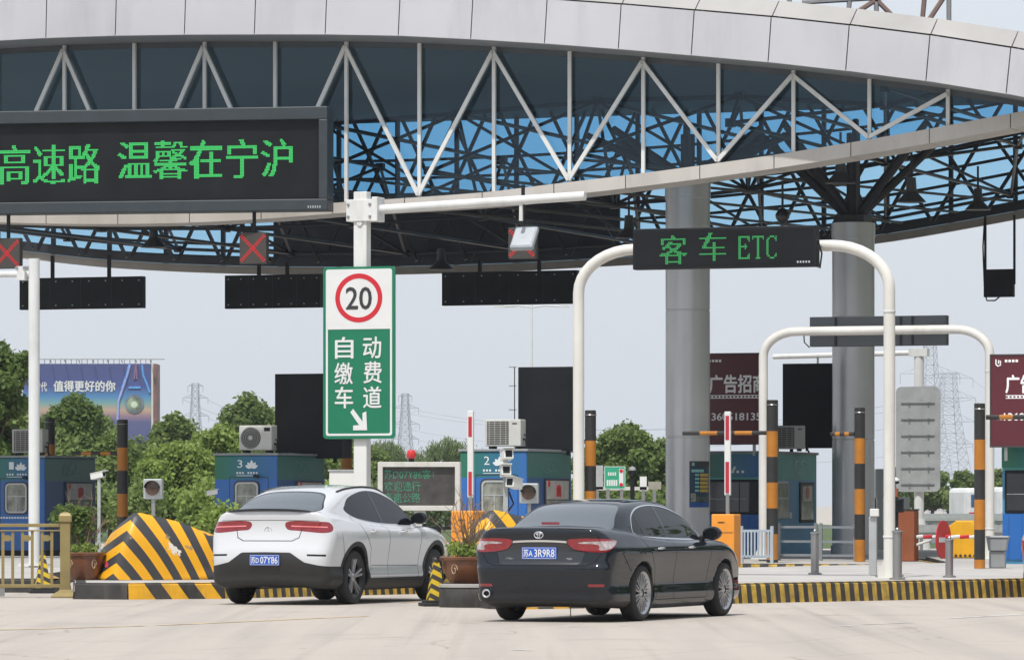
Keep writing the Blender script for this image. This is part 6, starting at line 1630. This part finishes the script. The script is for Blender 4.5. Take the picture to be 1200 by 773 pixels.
# no entry barrier
D = 97; t = thing('no_entry_barrier', 'red and white lane bar with a turned no entry disc', 'barrier', (X(1060, D), D, .22), -R(6)); zz = lambda py: Z(py, D)-.22; s_ = D/F
b = MB(); n_ = 9
for k in range(n_): b.tube([(k*.19, 0, zz(629)), ((k+1)*.19, 0, zz(628))], .04, (SIGNRED, SIGNWHITE)[k % 2], 8)
b.build('lane_bar', t)
b = MB(); b.tube([(0, 0, zz(660)), (.0, 0, zz(632)), (.06, 0, zz(627))], .035, WHITE, 8); b.tube([(.0, 0, zz(655)), (.25, 0, zz(638)), (.55, 0, zz(632))], .03, WHITE, 8); b.build('bar_support', t)
M_ = Matrix.Translation((.80, -.1, zz(632))) @ Matrix.Rotation(R(68), 4, 'Z') @ Matrix.Rotation(PI/2, 4, 'X')
b = MB(); b.lathe([(.001, -.01), (.40, -.01), (.40, .01), (.001, .01)], SIGNRED, 32, M_); b.build('no_entry_disc', t)
M2 = Matrix.Translation((.80, -.1, zz(632))) @ Matrix.Rotation(R(68), 4, 'Z'); b = MB(); b.box((-.26, -.016, -.05), (.26, -.012, .05), SIGNWHITE, M2); b.build('disc_bar', t)
b = MB(); b.bar((.80, -.08, 0), (.80, -.08, zz(655)), .05, STEEL); b.build('disc_post', t)
t = thing('barrier_drum', 'yellow plastic barrier block left of the right striped post', 'barrier', (X(1130, 98), 98, .28), -YAW); b = MB(); b.prism([(-.32, 0), (-.32, .62), (-.1, .78), (.25, .78), (.36, .6), (.36, 0)], -.3, .6, mat('barrier_yellow', srgb('#e2a718'), .5, var=.1, dirt=.2)); b.build('block', t, bevel=.03)
b = MB(); [b.disc((-.2+.1*k, -.31, .05), .03, BLK, n=8) for k in range(6)]; b.build('feet', t)
# bin
D = 82; t = thing('waste_bin', 'grey two tier waste bin between the striped post and the blue booth', 'bin', (X(1169, D), D, .28), -R(10))
b = MB(); b.box((-.14, -.12, 0), (.14, .14, .30), mat('bin_grey', (.26, .27, .28), .5, var=.1, dirt=.2)); b.build('base', t, bevel=.02)
b = MB(); b.prism([(-.15, .30), (.15, .30), (.19, .53), (-.19, .53)], -.16, .18, mat('bin_grey', (.26, .27, .28), .5)); b.build('tub', t, bevel=.015)
b = MB(); b.box((-.20, -.18, .53), (.20, .20, .56), ALU); b.build('rim', t, bevel=.005)
# column notice
p = Vector((X(806, 105.5), 105.5, 0)); t = thing('column_notice', 'blue poster with yellow lines wrapped on the large column', 'notice', (p.x, p.y, Z(594, 105))); a0, a1 = R(-88), R(-24); rr = .512; hh = 54*105/F
def arc(b, u0, u1, v0, v1, m, r): 
    n_ = 8; vs = []
    for k in range(n_+1): a = a0+(a1-a0)*(u0+(u1-u0)*k/n_); vs += [(r*math.cos(a), r*math.sin(a), hh*v0), (r*math.cos(a), r*math.sin(a), hh*v1)]
    b.add(vs, [(2*k, 2*k+2, 2*k+3, 2*k+1) for k in range(n_)], m)
NB_ = mat('notice_navy', srgb('#0d3a52'), .4, var=.25, vs=6); NY = mat('notice_yellow', srgb('#c9a83a'), .5, var=.3, vs=30); NC = mat('notice_cyan', srgb('#7fb8b4'), .5, var=.2, vs=20)
b = MB(); arc(b, 0, 1, 0, 1, NB_, rr); b.build('sheet', t)
b = MB(); arc(b, 0, 1, 0, .10, mat('notice_blue', srgb('#15509c'), .4), rr+.003); arc(b, .0, 1, .88, 1, SIGNBLK, rr+.003); b.build('bands', t)
b = MB(); arc(b, .08, .62, .76, .82, NC, rr+.005)
for k in range(5): arc(b, .22, .40, .34+.085*k, .385+.085*k, NC, rr+.005); arc(b, .44, .92, .33+.085*k, .39+.085*k, NY, rr+.005)
arc(b, .05, .25, .12, .30, mat('notice_pic', (.25, .27, .2), .5, var=.6, vs=12), rr+.005); arc(b, .25, .95, .12, .24, mat('notice_pic2', (.06, .10, .10), .5, var=.8, vs=12), rr+.005); arc(b, .1, .2, .9, .97, NC, rr+.006); b.build('lettering', t)

# ================================================================ far background
D = 170; t = thing('direction_sign', 'small green direction sign far off left of the large column', 'road sign', (X(720.5, D), D, Z(573, D)), 0); s_ = D/F; b = MB(); b.box((-12.5*s_, 0, 0), (12.5*s_, .05, 27*s_), mat('far_sign_green', srgb('#2a9a78'), .5)); b.build('panel', t)
b = MB(); ring(b, [(-12.2*s_, .3*s_), (12.2*s_, .3*s_), (12.2*s_, 26.7*s_), (-12.2*s_, 26.7*s_)], [(-11.6*s_, .9*s_), (11.6*s_, .9*s_), (11.6*s_, 26.1*s_), (-11.6*s_, 26.1*s_)], -.006, 0, SIGNWHITE)
[b.box(((-9.5+k*2.6)*s_, -.006, 4*s_), ((-7.6+k*2.6)*s_, 0, 11*s_), SIGNWHITE) for k in range(5)]; [b.box(((-8+k*2.6)*s_, -.006, 16*s_), ((-6.4+k*2.6)*s_, 0, 20*s_), SIGNWHITE) for k in range(4)]; b.box((5*s_, -.006, 4*s_), (10*s_, 0, 24*s_), SIGNWHITE); b.build('lettering', t)
b = MB(); [b.disc((7.5*s_, -.012, v*s_), 2.2*s_, SIGNRED, h=.01, n=12) for v in (5.5, 21.5)]; b.build('red_dots', t)
b = MB(); b.bar((-8*s_, .08, -Z(573, D)), (-8*s_, .08, 0), .12, STEEL); b.bar((8*s_, .08, -Z(573, D)), (8*s_, .08, 0), .12, STEEL); b.build('sign_leg', t)
t = thing('far_boards', 'pale and grey boards on frames beside the green direction sign', 'sign board', (X(750, 175), 175, 0)); s_ = 175/F
for x0, x1, y0, y1, m in ((-55, -43, 545, 573, ALU), (0, 8, 558, 575, WHITE), (10, 25, 564, 573, mat('tan_board', (.30, .28, .24), .6)), (-55, 10, 570, 574, FR)):
    b = MB(); b.box((x0*s_, .2, Z(y1, 175)), (x1*s_, .3, Z(y0, 175)), m); b.build('board', t)
b = MB(); [b.bar((x*s_, .25, 0), (x*s_, .25, Z(573, 175)), .12, STEEL) for x in (-50, 4, 17)]; b.build('board_leg', t)
t = thing('lane_lamp_post', 'dark post with a round grey lamp left of the large column', 'lamp', (X(741, 98), 98, .22)); s_ = 98/F; zz = lambda py: Z(py, 98)-.22
b = MB(); b.bar((0, 0, 0), (0, 0, zz(557)), .09, BLACK); b.build('post', t); b = MB(); b.lathe([(.001, 0), (.06, .01), (.085, .08), (.07, .15), (.001, .18)], ALU, 16, Matrix.Translation((0, 0, zz(556)))); b.lathe([(.09, .0), (.09, .09), (.08, .09)], BLACK, 16, Matrix.Translation((0, 0, zz(556)))); b.build('lamp_head', t, smooth=True)
# billboard
D = 420; s_ = D/F; zz = lambda py: Z(py, D)
def skyprint(M, mix, noise, x, y, z, n, l, b):
    cr = n.new('ShaderNodeValToRGB'); e = cr.color_ramp.elements; e[0].position = 0; e[0].color = (*srgb('#454c7c'), 1); e[1].position = 1; e[1].color = (*srgb('#444d7e'), 1)
    for p_, c_ in ((.44, '#565a84'), (.50, '#8c7486'), (.56, '#b49a84'), (.635, '#6f9a9c'), (.70, '#4a7fb0'), (.80, '#454f88')): q = e.new(p_); q.color = (*srgb(c_), 1)
    l.new(M('DIVIDE', z, 8.8), cr.inputs[0]); return cr.outputs[0]
t = thing('roadside_billboard', 'large blue billboard with a bottle outline and Chinese text at the left', 'billboard', (X(27, D), D, zz(545)), 0)
W4 = (177-27)*s_; H4 = (545-426)*s_
b = MB(); b.box((0, 0, 0), (W4, .4, H4), math_mat('sunset_print', skyprint, .5)); b.build('panel', t)
b = MB(); b.box((W4+.02, -.05, 0), (W4+.2, .5, H4), FR); b.box((W4+.21, 0, 0), (W4+.5, 4, H4), mat('side_board_print', (.22, .10, .10), .6, var=.6, vs=.6)); b.build('side_board', t)
u = lambda px: (px-27)*s_; v = lambda py: (545-py)*s_
b = MB(); GL = mat('bottle_edge', srgb('#9aa4d8'), .4); GL2 = mat('bottle_edge_bright', srgb('#5f9be0'), .4)
b.tube([(u(152.5), -.05, v(427)), (u(150), -.05, v(437)), (u(144), -.05, v(455)), (u(139), -.05, v(470)), (u(138), -.05, v(490)), (u(141), -.05, v(520))], .12, GL, 6)
b.tube([(u(166.5), -.05, v(427)), (u(168), -.05, v(440)), (u(172), -.05, v(450)), (u(175.5), -.05, v(460))], .1, GL2, 6); b.tube([(u(151.5), -.05, v(427)), (u(149), -.05, v(438)), (u(143), -.05, v(455))], .1, GL2, 6)
b.tube([(u(159), -.05, v(427)), (u(157.5), -.05, v(444)), (u(160.5), -.05, v(444)), (u(159.5), -.05, v(427))], .08, mat('bottle_neck', srgb('#8a6a88'), .4), 5); b.build('bottle_outline', t)
b = MB(); b.disc((u(157.5), -.06, v(473)), 11*s_, mat('bottle_label', srgb('#6d7c86'), .5, var=.5, vs=1), h=.04, n=32); b.disc((u(157.5), -.09, v(473)), 8*s_, mat('bottle_label2', srgb('#8c9a80'), .5, var=.7, vs=1.2), h=.04, n=32); b.disc((u(157.5), -.12, v(474)), 4*s_, mat('bottle_label3', srgb('#b4c4b0'), .5, var=.3, vs=1), h=.04, n=24); b.box((u(151), -.09, v(455)), (u(165), -.06, v(452.5)), GL2); b.build('bottle_label', t)
lettering(t, '时代', SIGNWHITE, u(41), v(458.5), 14*s_, 11*s_, -.05, .02); lettering(t, '值得更好的你', SIGNWHITE, u(63), v(458.5), 72*s_, 12.5*s_, -.05, .03)
b = MB(); [b.bar((k*W4/24, .2, H4), (k*W4/24, .2, H4+.4), .07, GS) for k in range(25)]; b.bar((0, .2, H4+.4), (W4+1.2, .2, H4+.4), .07, GS); [b.bar((k*W4/9, -.2, H4+.1), (k*W4/9, -1.2, H4+.3), .06, GS) for k in range(10)]; b.build('top_catwalk', t)
b = MB(); [b.tube([(W4*q, .6, -zz(545)), (W4*q, .6, 0)], .6, STEEL, 10) for q in (.3, .75)]; b.build('column', t)

# pylons
PYL = mat('galvanised_steel', (.36, .39, .44), .6, var=0)
def pylon(label, px, py0, D, arms, wtop, wbase, levels, thick):
    zt_ = Z(py0, D); t = thing('electricity_pylon', label, 'pylon', (X(px, D), D, 0), R(15), 'lattice electricity pylons on the skyline'); b = MB()
    def hw(z): u_ = z/zt_; return (wbase*(1-u_)**1.3+wtop*u_)/2
    zs_ = [zt_*(1-(1-k/levels)**1.25) for k in range(levels+1)]
    for k in range(levels):
        a, c = zs_[k], zs_[k+1]; ha, hc = hw(a), hw(c)
        for i in range(4):
            sx, sy = ((-1, -1), (1, -1), (1, 1), (-1, 1))[i]; tx, ty = ((-1, -1), (1, -1), (1, 1), (-1, 1))[(i+1) % 4]
            b.tube([(sx*ha, sy*ha, a), (sx*hc, sy*hc, c)], thick, PYL, 4, False); b.tube([(sx*ha, sy*ha, a), (tx*hc, ty*hc, c)], thick*.6, PYL, 4, False); b.tube([(tx*ha, ty*ha, a), (sx*hc, sy*hc, c)], thick*.6, PYL, 4, False); b.tube([(sx*hc, sy*hc, c), (tx*hc, ty*hc, c)], thick*.6, PYL, 4, False)
    b.build('lattice_tower', t); s_ = D/F
    for py, L_ in arms:
        z = Z(py, D); l_ = L_*s_/2; h_ = hw(z)
        for sg in (-1, 1):
            c = MB()
            c.tube([(sg*l_, 0, z), (sg*h_, -h_, z)], thick*.7, PYL, 4, False); c.tube([(sg*l_, 0, z), (sg*h_, h_, z)], thick*.7, PYL, 4, False); c.tube([(sg*l_, 0, z), (sg*h_, 0, z+l_*.28)], thick*.7, PYL, 4, False); c.tube([(sg*l_, 0, z), (sg*l_, 0, z-1.2)], thick*.8, PYL, 4, False)
            for q in (.35, .65): c.tube([(sg*(h_+(l_-h_)*q), 0, z), (sg*(h_+(l_-h_)*(q-.2)), 0, z+l_*.28*(1-q+.1))], thick*.5, PYL, 4, False)
            c.build('cross_arm', t)
    return t
pylon('hazy pylon between the billboard and booth 3', 229, 449, 900, ((452, 18), (466, 30), (487, 32)), 1.2, 5, 14, .085)
pylon('hazy pylon between the speed sign and booth 2', 475, 461, 950, ((464, 16), (478, 32), (497, 34), (514, 32)), 1.2, 5.5, 16, .09)
pylon('tall pylon right of the far sign back', 1112, 437, 620, ((443, 60), (466, 66), (494, 66), (520, 60)), 1.6, 6.5, 16, .055)
pylon('pylon behind the far white post and its sign', 1090, 400, 560, ((438, 74), (470, 70)), 1.2, 5.5, 15, .05)
def wires(label, pts_list, r):
    t = thing('power_line', label, 'power line', (0, 0, 0)); 
    for a, c, sag in pts_list:
        b = MB(); A_ = Vector(a); C_ = Vector(c); P = [A_.lerp(C_, k/16)+Vector((0, 0, -sag*4*(k/16)*(1-k/16))) for k in range(17)]; b.tube(P, r, PYL, 4, False); b.build('wire', t)
wires('thin wires running between the two right hand pylons and the left', [(at(475+dx, y, 950), at(1112+e, y2, 620), 4) for dx, e, y, y2 in ((-15, -28, 481, 468), (15, 28, 481, 468), (-16, -30, 499, 496), (16, 28, 516, 523))], .035)
wires('thin wires leaving the tall pylon toward the right edge', [(at(1112+e, y2, 620), at(1300, y3, 500), 3) for e, y2, y3 in ((28, 445, 440), (30, 468, 470), (30, 496, 505))], .03)
wires('thin wires from the left pylon to the middle pylon', [(at(229+e, y2, 900), at(475+e, y3, 950), 5) for e, y2, y3 in ((-14, 468, 480), (14, 468, 481), (-14, 489, 500), (14, 489, 500))], .035)
# street lamp beyond the canopy
D = 210; t = thing('street_lamp', 'tall double armed street lamp under the wide hanging panel', 'street lamp', (X(623, D), D, 0)); zz = lambda py: Z(py, D)
b = MB(); b.tube([(0, 0, 0), (0, 0, zz(357))], [.10, .05], WHITE, 8); b.build('pole', t)
for sg in (-1, 1):
    b = MB(); b.tube([(0, 0, zz(360)), (sg*.6, 0, zz(358)), (sg*1.3, 0, zz(359))], .035, WHITE, 6); b.cbox((sg*1.45, 0, zz(359)), (.5, .2, .09), WHITE); b.build('lamp_arm', t)
b = MB(); b.cbox((-.95, .3, zz(358.5)), (.5, .2, .08), WHITE); b.build('lamp_head', t)
t = thing('thin_antenna', 'thin antenna with three short rods left of the black screen of booth 2', 'antenna', (X(603, 97.3), 97.3, 2.5)); b = MB(); b.bar((0, 0, 0), (0, 0, Z(430, 97.3)-2.5), .02, BLACK)
for py in (430, 452, 480): b.bar((-.12, 0, Z(py, 97.3)-2.5), (.04, 0, Z(py, 97.3)-2.5), .02, STEEL)
b.build('rods', t)
# far road with guard rails and coaches at the right
b = MB(); b.add([(X(980, 170), 170, .012), (X(1300, 170), 170, .012), (X(1700, 420), 420, .012), (X(1000, 420), 420, .012)], [(0, 1, 2, 3)], mat('far_asphalt', (.12, .12, .125), .9)); tag(b.build('far_road'), 'grey road beyond the plaza at the right', None, kind='structure')
def guard(label, D, h_, px0, px1, posts):
    t = thing('guard_rail', label, 'guard rail', (X(px0, D), D, 0)); L_ = (px1-px0)*D/F; b = MB(); b.box((0, 0, h_-.30), (L_, .06, h_-.22), ALU); b.box((0, -.04, h_-.22), (L_, .02, h_-.10), ALU); b.box((0, 0, h_-.10), (L_, .06, h_), ALU); b.build('rail_beam', t)
    b = MB(); [b.bar((L_*k/posts, .1, 0), (L_*k/posts, .1, h_-.02), .10, STEEL) for k in range(posts+1)]; b.build('rail_posts', t); return t
guard('nearest steel guard rail beyond the no entry bar', 135, .82, 1030, 1230, 8)
guard('middle steel guard rail with white top beyond the no entry bar', 165, 1.05, 1030, 1230, 10)
guard('farthest steel guard rail below the coaches', 215, 1.0, 1020, 1230, 14)
t = thing('concrete_parapet', 'long grey parapet wall below the coaches at the right', 'wall', (X(1020, 240), 240, 0)); b = MB(); b.box((0, 0, 0), (11, .3, .85), mat('parapet_grey', (.16, .17, .18), .8)); b.build('wall', t); b = MB(); b.box((0, -.05, .853), (11, .35, .93), ALU); b.build('coping', t)
def coach(label, px, D, L_, rz):
    t = thing('coach', label, 'coach', (X(px, D), D, 0), rz, 'white coaches on the far road'); b = MB(); b.box((0, -1.2, .35), (L_, 1.2, 2.35), WHITE); b.build('body', t, bevel=.25)
    b = MB(); b.box((.3, -1.215, 1.25), (L_-.2, 1.215, 2.0), mat('coach_glass', (.05, .12, .22), .1)); b.build('windows', t, bevel=.05)
    b = MB(); b.box((.2, -1.222, .8), (L_-.2, 1.222, 1.0), SIGNRED); b.build('red_stripe', t)
    for x_ in (L_*.2, L_*.75):
        for s2_ in (-1.1, 1.1): b = MB(); b.disc((x_, s2_, .42), .42, RUBBER, h=.3); b.build('wheel', t)
coach('white coach with red stripe left of the right striped post, far road', 1121, 262, 9, R(20))
coach('white coach showing blue glass right of the right striped post, far road', 1159, 250, 9, R(20))
b = MB()
for i, (px, py, pw, ph, D, m, lab) in enumerate(((1026, 566, 18, 34, 128, ALU, 'pale cabinet panel between the thick column and the arch leg'), (1036, 602, 30, 40, 118, WHITE, 'white cabinet behind the arch leg at the right'))):
    t = thing('roadside_cabinet', lab, 'cabinet', (X(px, D), D, 0), 0); s_ = D/F; b = MB(); zb_ = max(0, Z(py+ph/2, D)); b.box((0, 0, max(.02, zb_)), (pw*s_, .4, Z(py-ph/2, D)), m); b.build('cabinet', t, bevel=.03); b = MB(); b.box((.05, .05, 0), (pw*s_-.05, .35, max(.02, zb_)), STEEL); b.build('cabinet_legs', t)

# ================================================================ haze over the distance
hz = bpy.data.materials.new('haze_air'); hz.use_nodes = True; n_ = hz.node_tree.nodes; n_.clear()
pv = n_.new('ShaderNodeVolumePrincipled'); pv.inputs['Color'].default_value = (.90, .94, 1, 1); pv.inputs['Density'].default_value = HAZE; pv.inputs['Anisotropy'].default_value = .2
mo = n_.new('ShaderNodeOutputMaterial'); hz.node_tree.links.new(pv.outputs[0], mo.inputs[1])
b = MB(); b.box((-400, -60, -1), (400, 1150, 70), hz); o = b.build('haze'); tag(o, 'thin pale summer haze over the whole plaza', None, kind='stuff')
